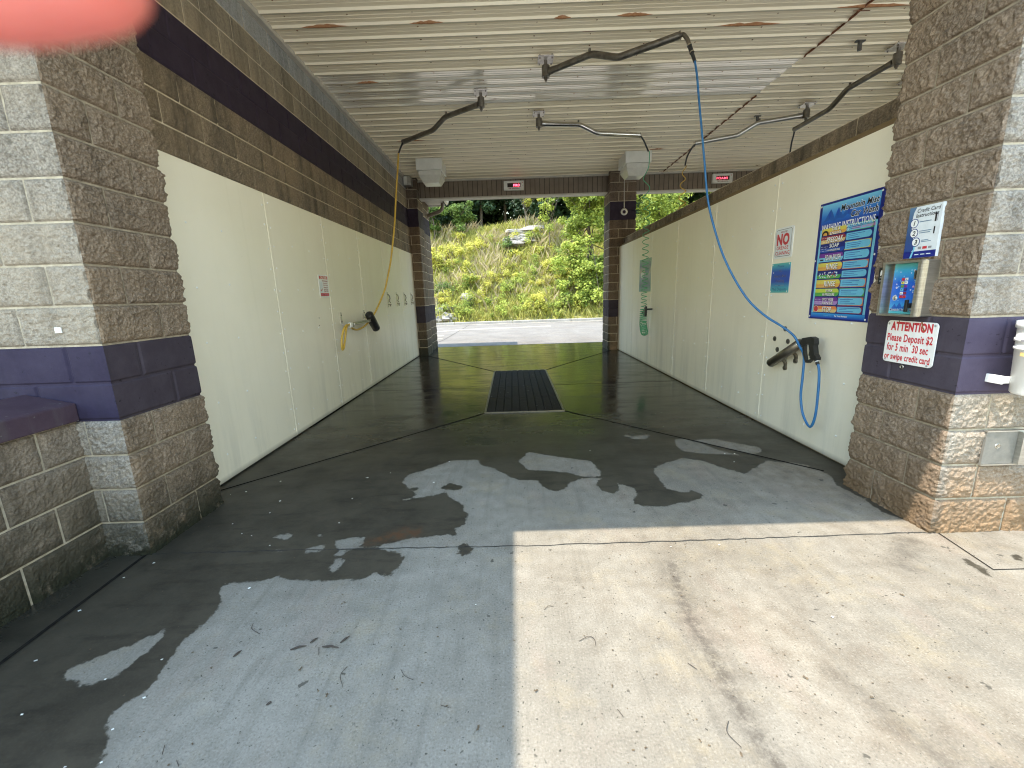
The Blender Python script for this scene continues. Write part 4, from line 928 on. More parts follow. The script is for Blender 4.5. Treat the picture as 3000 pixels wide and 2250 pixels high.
for q in ([(.10, .83), (.125, .865), (.13, .81), (.115, .79)], [(.19, .835), (.205, .868), (.215, .82), (.20, .80)], [(.30, .83), (.315, .852), (.325, .81), (.31, .80)]): P.poly('mountains', 's_mid', q, .0063)
for tx, v_, wd in (('Mountain Mist', .834, .345), ('Car Wash', .774, .24)):
    P.text('title_outline', 's_white', tx, .578, v_ - .0015, .046, .0062, width=wd + .006, align='r', bold=.05, shear=.2)
    P.text('title', 's_black', tx, .575, v_, .043, .0067, width=wd, align='r', bold=.022, shear=.2)
P.text('heading', 's_white', 'WASHING INSTRUCTIONS', .305, .706, .048, .0066, width=.525, bold=.018)
P.rect('rule', 's_lilac', .045, .696, .575, .699, .0062)
P.text('subheading', 's_white', 'INSERT MONEY - MAKE SELECTION -', .050, .676, .016, .0066, width=.30, align='l', bold=.02)
P.text('warning', 's_pink', 'WARNING: HIGH PRESSURE', .575, .678, .016, .0066, width=.21, align='r', bold=.03)
rows = [(.663, 's_yellow', 's_orange', 'TIRE &|ENGINE', 's_green'), (.598, 's_maroon', 's_sand', 'PRESOAK', 's_navy'), (.529, 's_navy', 's_mid', 'SOAP|HI-PRESSURE', 's_yellow'), (.455, 's_purple', 's_sky', 'FOAM BRUSH', 's_navy'), (.387, 's_yellow', 's_orange', 'RINSE', 's_orange2'),
        (.321, 's_navy', 's_green', '', 's_navy'), (.250, 's_yellow', 's_orange', 'RINSE', 's_orange2'), (.181, 's_lime', 's_green', 'WARM|HI-PRESSURE', 's_green'), (.112, 's_purple', 's_lilac', 'SPOT FREE|RINSE', 's_orange2'), (.052, 's_orange2', 's_sand', 'STOP', 's_maroon')]
tops = [.724] + [r_[0] for r_ in rows[:-1]]
for ri, ((v0, c1, c2, tx, fill), v1) in enumerate(zip(rows, tops)):
    P.g = ri + 1
    v0 += .005; v1 -= .004; hh = v1 - v0; vm = (v0 + v1) / 2
    P.rect('row_band', fill, .303, v0, .556, v1, .0058)
    P.poly('row_field', 's_cyan', rrect(.303, v0 + .004, .552, v1 - .003, hh * .42), .0062)
    P.poly('row_border', 's_navy', rrect(.05, v0 - .003, .318, v1 + .003, hh * .3), .0065)
    P.poly('button', c2, [(.052, v0)] + rrect(.052, v0, .312, v1, hh * .45)[:12] + [(.052, v1)], .0069)
    P.poly('button_top', c1, [(.052, vm)] + [(.310, vm)] + rrect(.052, v0, .312, v1, hh * .45)[7:12] + [(.052, v1)], .0072)
    L_ = tx.split('|') if tx else []
    for i, s_ in enumerate(L_):
        big = len(L_) == 1
        hb = .041 if big else (.022 if not (i == 0 and s_ == 'SOAP') else .03); 
        if s_ == 'HI-PRESSURE' and L_[0] == 'SOAP': hb = .014
        vv = vm - hb / 2 if big else (vm + .004 if i == 0 else vm - .026 if s_ != 'HI-PRESSURE' or L_[0] == 'WARM' else vm - .022)
        wd = {'PRESOAK': .17, 'RINSE': .12, 'STOP': .10, 'FOAM BRUSH': .165, 'TIRE &': .09, 'ENGINE': .115, 'SOAP': .10, 'HI-PRESSURE': .13, 'WARM': .075, 'SPOT FREE': .12}.get(s_, .07)
        P.text('button_shadow', 's_black', s_, .207, vv - .003, hb, .0075, width=wd, bold=.035); P.text('button_text', 's_white', s_, .205, vv, hb, .0079, width=wd, bold=.02)
    if tx == '':
        rn = random.Random(3)
        for _ in range(46): P.disc('foam_dots', rn.choice(('s_white', 's_white', 's_white', 's_red', 's_sky')), .075 + rn.random() * .20, v0 + .008 + rn.random() * (hh - .016), rn.uniform(.003, .007), .0076 + rn.random() * .0004, 8)
    if tx == 'STOP':
        P.poly('stop_symbol', 's_white', [(.083 + .028 * math.cos(R(22.5 + 45 * i)), vm + .028 * math.sin(R(22.5 + 45 * i))) for i in range(8)], .0076); P.poly('stop_symbol', 's_red', [(.083 + .025 * math.cos(R(22.5 + 45 * i)), vm + .025 * math.sin(R(22.5 + 45 * i))) for i in range(8)], .0079)
    if 'TIRE' in tx:
        for i in range(9): P.disc('tire_symbol', 's_black', .092 + .03 * math.cos(R(180 * i / 8)), v0 + .004 + .026 * math.sin(R(180 * i / 8)), .009, .0076 + .00003 * i, 8)
    if tx in ('RINSE', 'PRESOAK') or 'SOAP' in tx or 'SPOT' in tx:
        for i in range(5):
            for j in range(3): P.disc('drops', 's_white' if tx != 'RINSE' else 's_sand', .065 + i * .016, v0 + .012 + j * .016, .003, .0077, 6)
    if 'FOAM' in tx: P.rect('brush_symbol', 's_black', .066, v0 + .010, .105, v0 + .021, .0077)
    rn = random.Random(tx + str(v0))
    for q, (vv, ln) in enumerate(((.72, .19), (.50, .13), (.26, .17))):
        P.rect('fine_print', 's_mid', .335, v0 + hh * vv, .335 + ln * rn.uniform(.6, 1.05), v0 + hh * vv + .0035, .0066)
P.g = 0
P.text('footer_text', 's_white', 'For Your Business!', .36, .026, .012, .0061, width=.13, bold=.03, shear=.15); P.text('footer_greeting', 's_sky', 'Thank You', .22, .026, .012, .0061, width=.09, shear=.15)
for u_, v_ in ((.018, .90), (.60, .90), (.018, .02), (.60, .018), (.014, .475), (.602, .478)): P.g += 1; P.disc('rivet', 's_white', u_, v_, .008, .0086, 10)
P.finish(t, {'button_top': 'button', 'button_text': 'button', 'button_shadow': 'button', 'drops': 'button', 'stop_symbol': 'button', 'tire_symbol': 'button', 'brush_symbol': 'button', 'foam_dots': 'button', 'fine_print': 'row_field', 'row_border': 'row_band', 'title_outline': 'header', 'title': 'header', 'mountains': 'header', 'heading': 'header', 'footer_text': 'footer', 'footer_greeting': 'footer'})

t, P = rsign('notice_sign', 'white NO GREASE CLEANING sign with red letters', 'sign', 4.281, 1.666, .275, .279)
P.slab('board', 's_white', rrect(0, 0, .275, .279, .018), 0, .004)
P.poly('border', 's_black', rrect(.020, .016, .252, .262, .016), .0046); P.poly('face', 's_pale', rrect(.0235, .0195, .2485, .2585, .014), .0050)
P.text('small_text', 's_maroon', 'ABSOLUTELY', .137, .232, .014, .0055, width=.10, bold=.02)
P.text('word', 's_red', 'NO', .130, .124, .098, .0056, width=.185, bold=.05); P.g = 1; P.text('word', 's_red', 'GREASE', .130, .080, .031, .0056, width=.175, bold=.02); P.g = 2; P.text('word', 's_red', 'CLEANING', .135, .032, .032, .0056, width=.21, bold=.02)
P.finish(t)
t, P = rsign('notice_sign', 'small blue-green sign asking for no heavy mud washing', 'sign', 4.284, 1.346, .276, .275)
P.slab('board', 'g_mud', rrect(0, 0, .276, .275), 0, .004)
for tx, v_, h_, wd in (('Please', .237, .022, .10), ('NO', .192, .024, .05), ('Heavy Mud', .143, .028, .175), ('Washing', .098, .028, .13), ('or', .062, .016, .03), ('Mud Deposits', .020, .028, .22)):
    o_ = tx not in ('Please', 'Mud Deposits')
    if o_: P.text('letter_outline', 's_grey', tx, .14, v_, h_, .0046, width=wd * 1.02, bold=.025)
    P.text('lettering', 's_navy', tx, .14, v_, h_, .0051, width=wd, bold=.0)
P.rect('dash', 's_grey', .07, .068, .12, .071, .0047); P.g = 1; P.rect('dash', 's_grey', .16, .068, .21, .071, .0047)
for u_, v_ in ((.012, .262), (.262, .262), (.012, .012), (.262, .012)): P.g += 1; P.disc('rivet', 's_white', u_, v_, .008, .0056, 10)
P.finish(t)
t, P = rsign('notice_sign', 'faded blue-green sign behind the green coiled hose', 'sign', 8.705, 1.388, .72, .612)
P.slab('board', 's_tealgrey', rrect(0, 0, .72, .612), 0, .004); P.rect('face', 'g_far', .012, .012, .708, .60, .0046); P.disc('faded_print', 's_pale', .20, .32, .10, .0052, 16, .06); P.g = 1; P.disc('faded_print', 's_bluegrey', .50, .42, .14, .0052, 16, .10); P.g = 2; P.disc('faded_print', 's_bluegrey', .45, .17, .18, .0052, 16, .07)
P.finish(t)
# left wall caution sign
t = thing('notice_sign', 'small white and red caution sign with tiny print near the foam brush', 'sign', (-2.35, 5.39, 1.45))
P = Panel((-2.3495, 5.253, 1.453), (0, 1, 0), (0, 0, 1), (1, 0, 0)); wd, hh = .278, .272
P.slab('board', 's_white', rrect(0, 0, wd, hh, .014), 0, .004); P.rect('band', 's_red', .022, .222, .256, .258, .0046); P.g = 1; P.rect('band', 's_red', .022, .016, .256, .052, .0046); P.g = 0
P.text('band_text', 's_white', 'CAUTION', .14, .228, .025, .0052, width=.18, bold=.03); P.text('band_text', 's_pink', 'USE AT OWN RISK', .14, .024, .020, .0052, width=.20, bold=.02)
P.rect('rule', 's_maroon', .09, .195, .25, .205, .0046)
P.rect('picture', 's_pale', .028, .062, .095, .19, .0046); P.poly('picture', 's_red', [(.035, .07), (.07, .085), (.085, .11), (.06, .10), (.04, .085)], .0052)
for tx, v_ in (('WANDS', .165), ('HOLD GUN', .14), ('FIRMLY', .112), ('BEFORE', .085), ('STARTING', .064)): P.text('print', 's_maroon', tx, .18, v_, .016, .0052, width=.12, bold=.03)
P.finish(t)
for yy, zz, lb in ((5.13, 1.12, 'pair of old screw holes below the white and red caution sign'),):
    b = MB()
    for q in (0, .09): b.cyl((-2.3495, yy + q * .2, zz + q), (-2.346, yy + q * .2, zz + q), .008, 8)
    tag(b.build('screw_marks', M['bolt']), lb, 'screw marks')

# ------------------------------------------------------------------ on the front right pillar
XP = 2.322
def psign(name, label, cat, y0, z0, wd, hh, x=XP):
    t = thing(name, label, cat, (x, y0 - wd / 2, z0)); return t, Panel((x, y0, z0), (0, -1, 0), (0, 0, 1), (-1, 0, 0))
t, P = psign('notice_sign', 'white and navy credit card instructions sign with three numbered steps', 'sign', 2.586, 1.540, .192, .280)
P.slab('board', 's_pale', rrect(0, 0, .192, .28), -.012, .004)
P.poly('swoosh', 'g_cc', [(0, .035), (0, .28), (.042, .28), (.028, .25), (.022, .20), (.032, .14), (.055, .09), (.060, .05), (.045, .035)], .0046)
P.rect('footer', 's_navy', 0, 0, .192, .036, .0046); P.poly('swoosh', 's_sky', [(.040, .0), (.052, .0), (.066, .05), (.064, .09), (.056, .09), (.057, .05)], .0050)
P.text('title', 's_black', 'Credit Card', .113, .248, .021, .0052, width=.132, bold=.015, shear=.15); P.text('title', 's_black', 'Instructions', .110, .222, .021, .0052, width=.132, bold=.015, shear=.15)
for i, (u_, v_) in enumerate(((.040, .192), (.047, .137), (.066, .087))):
    P.g = i + 1; P.disc('step_ring', 's_navy', u_, v_, .0255, .0052, 24); P.disc('step_disc', 's_white', u_, v_, .0215, .0056, 24); P.text('step_number', 's_black', str(i + 1), u_, v_ - .012, .025, .0060, bold=.03, shear=.15)
for u0, v_, u1 in ((.070, .194, .14), (.078, .143, .148), (.078, .133, .142), (.098, .092, .14), (.098, .084, .155)): P.rect('print', 's_bluegrey', u0, v_, u1, v_ + .004, .0052)
P.rect('pictogram', 's_black', .158, .186, .168, .232, .0052); P.rect('pictogram', 's_grey', .172, .188, .175, .230, .0052); P.g = 9; P.rect('pictogram', 's_black', .160, .122, .168, .160, .0052); P.g = 0
P.rect('card_mark', 's_grey', .085, .047, .105, .060, .0052); P.rect('card_mark', 's_red', .112, .046, .138, .060, .0052); P.g = 1; P.rect('card_mark', 's_grey', .145, .047, .165, .058, .0052)
P.g = 0
for q in range(3): P.rect('footer_text', 's_pale', .07 + q * .035, .015, .095 + q * .035, .020, .0052)
P.finish(t, {'step_disc': 'step_ring', 'step_number': 'step_ring', 'footer_text': 'footer'})
# coin box
t, P = psign('coin_box', 'stainless coin box with a blue bubble-print panel on the front pillar', 'coin box', 2.648, 1.210, .245, .315, 2.335)
P.slab('side', 'steel', rrect(0, 0, .018, .315), -.02, .075); P.slab('rail', 'steel', rrect(.0185, .303, .2265, .315), -.02, .075); P.g = 1; P.slab('side', 'steel', rrect(.227, 0, .245, .315), -.02, .075); P.slab('rail', 'steel', rrect(.0185, 0, .2265, .012), -.02, .074)
P.slab('flange', 'steel', [(.245, .0), (.262, .006), (.262, .309), (.245, .315)], -.02, .05); P.g = 0; P.slab('flange', 'steel', [(-.018, .006), (0, 0), (0, .315), (-.018, .309)], -.02, .04)
P.slab('back', 'steel_dark', rrect(.0185, .0125, .2265, .3025), -.02, .018)
P.slab('face', 'g_coin', rrect(.040, .014, .224, .302), .0185, .036)
rn = random.Random(5)
for _ in range(34):
    u_, v_ = rn.choice(((.05, .095), (.16, .215), (.05, .215))), rn.uniform(.08, .27); u_ = rn.uniform(*u_)
    if .095 < u_ < .15 and v_ < .21: continue
    r_ = rn.uniform(.003, .0065); P.disc('bubbles', rn.choice(('s_pale', 's_sky')), u_, v_, r_, .0364 + rn.random() * .0004, 10); P.disc('bubbles', 's_lilac', u_, v_, r_ * .5, .0369, 8)
cols = [('s_red', 's_white'), ('s_yellow', 's_white'), ('s_green', 's_purple'), ('s_cyan', 's_navy'), ('s_white', 's_maroon'), ('s_red', 's_red2')]
for i, (a_, c_) in enumerate(cols):
    for j, q in enumerate((a_, c_)):
        P.g = 10 + i * 2 + j; u_ = .100 + j * .022; v_ = .205 - i * .020; P.slab('button', q, rrect(u_, v_, u_ + .017, v_ + .015, .002), .036, .0385); P.rect('button_print', 's_black' if q in ('s_white', 's_yellow', 's_cyan') else 's_maroon', u_ + .005, v_ + .005, u_ + .012, v_ + .0095, .0389)
P.g = 0; P.poly('mountains', 's_mount', [(.052, .040), (.075, .072), (.088, .052), (.105, .078), (.125, .052), (.14, .062), (.155, .045)], .0367); P.text('name_text', 's_white', 'Mountain Mist Car Wash', .13, .030, .014, .0372, width=.165, bold=.05); P.text('name_text', 's_navy', 'Mountain Mist Car Wash', .13, .030, .013, .0376, width=.16, bold=.01)
P.text('exact_text', 's_pink', 'COIN', .19, .163, .012, .0371, width=.035, bold=.03)
P.disc('lock', 's_silver', .070, .105, .016, .0372, 20)
P.finish(t, {'button_print': 'button', 'bubbles': 'face', 'mountains': 'face', 'name_text': 'face', 'exact_text': 'face'})
b = MB(); c0 = P.pt(.196, .235, .036); b.obox(c0 + P.N * .006, P.U, P.V, P.N, .014, .024, .006); b.obox(c0 + P.N * .013, P.U, P.V, P.N, .003, .018, .002, 1); b.build('coin_slot', [M['steel_dark'], M['black']], t, bevel=.003)
b = MB(); c0 = P.pt(.188, .062, .036); b.tube([c0, c0 + P.N * .03], .015, 14); b.obox(c0 + P.N * .034, P.U, P.V, P.N, .008, .034, .006); b.build('selector_knob', M['black'], t, bevel=.002)
b = MB(); c0 = P.pt(.070, .105, .036); b.sphere(c0, .006, .013, .013); b.build('lock_cap', M['steel'], t)
t, P = psign('card_reader', 'narrow black card reader beside the coin box', 'card reader', 2.695, 1.398, .050, .100, 2.33)
P.slab('case', 'black', rrect(0, 0, .050, .10, .006), -.02, .05); P.slab('slot', 's_black', rrect(.030, .01, .034, .095), .05, .052); P.poly('symbol', 's_white', [(.014, .05), (.022, .052), (.026, .066), (.024, .082), (.016, .084), (.012, .07)], .0506); P.g = 1; P.disc('symbol', 's_grey', .018, .020, .006, .0506, 10); P.g = 2; P.rect('symbol', 's_grey', .012, .036, .024, .042, .0506)
P.finish(t)
# attention sign
t, P = psign('notice_sign', 'white ATTENTION sign in tall red letters about the two dollar deposit', 'sign', 2.631, .928, .316, .252, 2.333)
P.slab('board', 's_white', rrect(0, 0, .316, .252, .022), 0, .006)
for tx, v_, h_, wd, u_ in (('ATTENTION', .196, .046, .262, .158), ('Please Deposit $2', .130, .042, .288, .156), ('for 5 min  30 sec', .072, .042, .265, .150), ('or swipe credit card', .018, .037, .292, .155)):
    P.text('lettering', 's_red', tx, u_, v_, h_ * 1.06, .0066, width=wd, bold=.05 if tx == 'ATTENTION' else .028)
for u_, v_ in ((.012, .232), (.300, .236), (.018, .014), (.288, .010)): P.g += 1; P.disc('screw', 's_silver', u_, v_, .0075, .0072, 12); P.disc('screw_hole', 's_grey', u_, v_, .004, .0076, 8)
P.poly('rust_run', 's_rust', [(.214, .252), (.226, .252), (.232, .225), (.245, .205), (.238, .200), (.224, .222)], .0075); P.g += 1; P.poly('rust_run', 's_rust', [(.075, .252), (.082, .252), (.080, .235), (.077, .240)], .0075)
P.finish(t, {'screw_hole': 'screw'})
b = MB(); b.torus((2.330, 2.496, .908), (0, 1, 0), (0, 0, 1), .010, .0032, 18, 8); tag(b.build('ring', M['steel_bright']), 'tiny steel ring on the purple band under the attention sign', 'ring')
# vault door, bucket and its bracket on the pillar's front
t = thing('coin_vault', 'grey steel vault door set in the sunlit face of the front pillar', 'vault', (2.63, 2.17, .415))
b = MB(); b.box(2.525, 2.150, .412, 2.735, 2.168, .420); b.box(2.525, 2.150, .604, 2.735, 2.168, .610); b.box(2.700, 2.130, .4205, 2.735, 2.168, .6035); b.build('frame', M['steel'], t)
b = MB(); b.box(2.530, 2.156, .421, 2.699, 2.168, .603); vd = b.build('door', mat('vault_paint', (.17, .165, .15), (.22, .21, .19), scale=30, rough=.5, metal=.3), t)
b = MB(); b.torus((2.600, 2.156, .522), (1, 0, 0), (0, 0, 1), .012, .003, 20, 6); b.cyl((2.600, 2.158, .522), (2.600, 2.151, .522), .008, 14); b.build('lock', M['steel_bright'], vd)
t = thing('bucket', 'white plastic bucket hung on the front pillar above the vault door', 'bucket', (2.63, 2.03, .84))
b = MB(); cx, cy = 2.612, 2.02; n = 40; vs = []
prof = [(.112, .838), (.117, .845), (.128, 1.06), (.133, 1.062), (.133, 1.072), (.129, 1.075), (.130, 1.10), (.136, 1.102), (.136, 1.116), (.131, 1.118), (.133, 1.165), (.140, 1.168), (.140, 1.20), (.128, 1.20), (.108, .85)]
for r_, z_ in prof:
    for i in range(n): vs.append((cx + r_ * math.cos(2 * math.pi * i / n), cy + r_ * math.sin(2 * math.pi * i / n), z_))
b.add(vs, [(k * n + i, k * n + (i + 1) % n, (k + 1) * n + (i + 1) % n, (k + 1) * n + i) for k in range(len(prof) - 1) for i in range(n)] + [tuple(range(n))[::-1], tuple((len(prof) - 1) * n + i for i in range(n))], 0, True)
bod = b.build('body', M['white_plastic'], t)
b = MB(); b.tube(smooth_path([(2.482, 2.0, 1.158), (2.462, 1.96, 1.13), (2.452, 1.93, 1.07), (2.470, 1.90, 1.03), (2.52, 1.886, 1.005), (2.60, 1.88, .995), (2.70, 1.89, 1.005)], 5), .0035, 6); b.build('handle', M['steel'], t)
b = MB()
vs = []
for i in range(13):
    a = R(165 + i * 8)
    for z_ in (1.032, 1.050): vs.append((cx + .1285 * math.cos(a), cy + .1285 * math.sin(a), z_))
b.add(vs, [(2 * i, 2 * i + 2, 2 * i + 3, 2 * i + 1) for i in range(12)]); b.build('sticker', M['s_sand'], bod)
b = MB()
vs = []
for i in range(13):
    a = R(165 + i * 8)
    for z_ in (1.1035, 1.1145): vs.append((cx + .1365 * math.cos(a), cy + .1365 * math.sin(a), z_))
b.add(vs, [(2 * i, 2 * i + 2, 2 * i + 3, 2 * i + 1) for i in range(12)]); b.build('band', M['s_grey'], bod)
b = MB(); b.box(2.482, 2.10, .878, 2.494, 2.178, .922); b.box(2.4945, 2.10, .882, 2.525, 2.108, .918); tag(b.build('wall_bracket', M['white_plastic'], bevel=.003), 'white square bracket on the purple band beside the bucket', 'bracket')
b = MB(); b.box(-2.352, 2.165, 1.290, -2.320, 2.171, 1.318); tag(b.build('sticker', M['white']), 'small white paper scrap stuck on the grey blocks above the wing wall', 'sticker')

# ------------------------------------------------------------------ floor drain and litter
t = thing('floor_drain', 'long black grate over the floor drain in the middle of the bay', 'drain grate', (.105, 6.4, 0))
b = MB(); b.box(G0 + .01, GY0 + .01, .0012, G1 - .01, GY1 - .01, .0018); b.build('pit', M['grate_dark'], t)
b = MB()
b.box(G0 - .012, GY0 - .012, .0012, G1 + .012, GY0 + .012, .010); b.box(G0 - .012, GY1 - .012, .0012, G1 + .012, GY1 + .012, .010); b.box(G0 - .012, GY0 + .0125, .0012, G0 + .012, GY1 - .0125, .010); b.box(G1 - .012, GY0 + .0125, .0012, G1 + .012, GY1 - .0125, .010)
b.build('frame', M['steel_dark'], t)
n = 4; L_ = (GY1 - GY0 - .03) / n
for i in range(n):
    b = MB(); y0 = GY0 + .015 + i * L_; wd = (G1 - G0 - .04) / 9
    for j in range(9):
        x0 = G0 + .02 + j * wd + (.5 * wd if i % 2 else 0) * 0
        dz = random.uniform(-.002, .003); b.box(x0 + .007, y0 + .004, .002, x0 + wd - .007, y0 + L_ - .004, .014 + dz)
        k = 0
        while k < L_ - .05: b.box(x0 + .009, y0 + .02 + k, .0135 + dz, x0 + wd - .009, y0 + .03 + k, .0165 + dz); k += .055
    b.build('grate_section', M['grate'], t)
for i, (a, c) in enumerate(TW):
    a = Vector((*a, .006)); c = Vector((*c, .006)); b = MB(); md = a.lerp(c, .5) + Vector((.003, .004, .002)); b.tube([a, a.lerp(md, .6), md, c], [.002, .0045, .004, .0015], 7)
    tag(b.build('twig', M['twig']), ('dark bark chip among the twigs on the dry concrete near the camera', 'short broken twig on the dry grey concrete')[0] if False else 'small dark twig lying on the shaded dry concrete', 'twig', 'twigs and bark on the shaded concrete')
for q in ND:
    b = MB(); b.tube(smooth_path([(x, y, .003 + .004 * (i == 1)) for i, (x, y) in enumerate(q)], 6), .0011, 5)
    tag(b.build('pine_needle', M['twig']), 'thin curved pine needle lying on the concrete', 'pine needle', 'pine needles on the concrete')
for i, (x, y) in enumerate(LF):
    a0 = random.uniform(0, 6.28); r_ = random.uniform(.006, .011); b = MB(); vs = [(0, 0, .007)]
    for k_ in range(9):
        a = a0 + k_ * 2 * math.pi / 9; rr = r_ * (1 + .7 * math.cos(2 * (a - a0))) * random.uniform(.6, 1) * .75; vs.append((rr * math.cos(a), rr * math.sin(a), .003 + random.uniform(0, .006)))
    b.add([(x + p[0], y + p[1], p[2]) for p in vs], [(0, 1 + k_, 1 + (k_ + 1) % 9) for k_ in range(9)]); tag(b.build('dead_leaf', M['deadleaf']), 'curled dark leaf scrap on the concrete', 'leaf', 'leaf scraps on the concrete')
b = MB(); rn = random.Random(11)
for _ in range(70):
    if rn.random() < .45: x, y = rn.uniform(-2.2, -1.1), rn.uniform(1.0, 3.2)
    elif rn.random() < .5: x, y = rn.uniform(-.35, .55), rn.uniform(5.0, 7.8)
    else: x, y = rn.uniform(-1.9, 2.1), rn.uniform(1.2, 6)
    r_ = rn.uniform(.004, .010); a = rn.random() * 6.28; z_ = .020 if (-.36 < x < .57 and 4.98 < y < 7.8) else .004
    b.add([(x + r_ * math.cos(a + q), y + r_ * .7 * math.sin(a + q), z_ + rn.uniform(0, .002)) for q in (0, 1.7, 3.2, 4.7)], [(0, 1, 2, 3)])
o = b.build('petals', M['petal']); tag(o, 'scattered pale petals and paper specks on the floor', 'litter', kind='stuff')
b = MB()
for _ in range(420):
    if rn.random() < .6: x, y = rn.uniform(-1.4, 2.3), rn.uniform(.9, 2.3)
    else: x, y = rn.uniform(-2.2, 2.3), rn.uniform(1.0, 4)
    r_ = rn.uniform(.0015, .006); a = rn.random() * 6.28; b.add([(x + r_ * math.cos(a + q), y + r_ * .7 * math.sin(a + q), .0025 + rn.uniform(0, .002)) for q in (0, 1.4, 3.2, 4.6)], [(0, 1, 2, 3)])
o = b.build('grit', M['deadleaf']); tag(o, 'dark grit and crumbs scattered over the concrete', 'grit', kind='stuff')
# ------------------------------------------------------------------ the bank behind the driveway
def hz(x, y):
    s_ = max(0., y - 22.0); base = .02 + .72 * min(s_, 7.6) * (min(1, s_ / 1.2) * .25 + .75) + .16 * max(0., s_ - 7.6)
    return base + (mn.noise(Vector((x * .35, y * .35, 3))) * .45 + mn.noise(Vector((x * 1.1, y * 1.1, 7))) * .16) * min(1, s_ / 2.5)
hx = np.linspace(-26, 26, 120); hy = np.concatenate([np.linspace(21.9, 31, 40), np.linspace(31.6, 60, 26)])
v, f = grid_mesh(hx, hy); v[:, 2] = [hz(a, c) for a, c in v[:, :2]]
np_obj('hillside', v, f, M['soil'], smooth=True)['kind'] = 'structure'
rs = np.random.RandomState(4)
def leaf_quads(c, nrm, sz, asp=.55):
    n = len(c); a = rs.normal(size=(n, 3)); t = np.cross(nrm, a); t /= np.linalg.norm(t, axis=1)[:, None] + 1e-9
    s_ = np.cross(nrm, t); s_ /= np.linalg.norm(s_, axis=1)[:, None] + 1e-9; L = (sz * (0.7 + .6 * rs.rand(n)))[:, None]; fold = nrm * L * .12
    v = np.stack([c - t * L * .5, c + s_ * L * asp * .5 + fold, c + t * L * .5, c - s_ * L * asp * .5 + fold], 1).reshape(-1, 3)
    return v, np.arange(4 * n).reshape(n, 4)
def foliage(cl, per, sz, tilt=.6):
    """cl: list of (centre, radius). Leaves mostly near the outside of every clump"""
    C_, N_, T_ = [], [], []
    for (c, r, tn) in cl:
        d = rs.normal(size=(per, 3)); d /= np.linalg.norm(d, axis=1)[:, None]; rr = r * (rs.rand(per) ** .4)
        p = np.array(c) + d * rr[:, None] * np.array([1, 1, .8]); n = d * .45 + rs.normal(size=(per, 3)) * tilt * .75 + np.array([-.35, -.35, .9])
        n /= np.linalg.norm(n, axis=1)[:, None]; C_.append(p); N_.append(n); T_.append(np.clip(tn * .8 + .2 + rs.normal(size=per) * .28, 0, 1))
    C_ = np.concatenate(C_); N_ = np.concatenate(N_); T_ = np.concatenate(T_)
    return leaf_quads(C_, N_, np.full(len(C_), sz)) + (T_,)
def crown(c, rx, ry, rz, k, rc, bias=.55):
    out = []
    for _ in range(k):
        d = rs.normal(size=3); d /= np.linalg.norm(d); q = rs.rand() ** bias
        p = np.array(c) + d * q * np.array([rx, ry, rz]); out.append((p, rc * (.6 + .8 * rs.rand()), rs.rand() * .9 + .05))
    return out
def tree(name, label, cat, x, y, h, crowns, k, rc, per, sz, m, group=None, trunk=.10, lean=0.0, z=None):
    z0 = hz(x, y) if z is None else z; t = thing(name, label, cat, (x, y, z0), group)
    b = MB(); top = Vector((x + lean, y, z0 + h * .8)); P = smooth_path([(x, y, z0 - .3), (x + lean * .2 + .05, y, z0 + h * .25), (x + lean * .6 - .06, y + .05, z0 + h * .5), top], 4)
    b.tube(P, [trunk * (1 - .75 * i / (len(P) - 1)) for i in range(len(P))], 8)
    cl = []
    for (cx, cy, cz, rx, ry, rz) in crowns:
        q = crown((x + cx, y + cy, z0 + cz), rx, ry, rz, max(3, int(k * rx * ry * rz)), rc); cl += q
        for p, r, _ in q[:5]:
            s0 = P[min(len(P) - 1, int(len(P) * (.35 + .4 * rs.rand())))]; mid = s0.lerp(Vector(p), .5) + Vector((0, 0, .15)); b.tube([s0, mid, Vector(p)], [trunk * .4, trunk * .25, trunk * .08], 5)
    b.build('trunk' if h > 2.2 else 'stem', M['bark'], t)
    v, f, tn = foliage(cl, per, sz); np_obj('crown' if h > 2.2 else 'foliage', v, f, M[m], {'tint': (tn, 'FACE')}, parent=t)
    return t
# dark wood at the top of the bank
GT = 'dark trees of the wood behind the bank'
for i, (x, y, h) in enumerate(((-9.5, 33, 9), (-7.2, 35, 11), (-5.6, 32.5, 7.5), (-3.9, 35.5, 10), (-2.2, 34, 9), (-.4, 36, 10), (1.4, 34.5, 8.5), (3.4, 36.5, 11), (-12, 36, 11), (6, 38, 11), (9.5, 36, 11), (13, 35, 11), (16.5, 35, 11), (20, 36, 12))):
    tree('wood_tree', 'dark green tree of the shaded wood at the top of the bank', 'tree', x, y, h, [(0, 0, h * .62, 2.2, 2.0, h * .36), (0, -.5, h * .28, 1.8, 1.5, h * .2)], 3.4 if h < 10 else 2.6, .8, 150, .28, 'leaf_dark', GT, .13)
wc = [(rs.uniform(-26, 26), rs.uniform(37.5, 45)) for _ in range(900)]
v, f, tn = foliage([((x, y, hz(x, y) + 13 * rs.rand() ** 1.6), 1.6, rs.rand() * .5) for x, y in wc], 110, .55)
o = np_obj('wood', v, f, M['leaf_dark'], {'tint': (tn, 'FACE')}); tag(o, 'deep dark mass of the wood beyond the first trees', 'wood', kind='stuff')
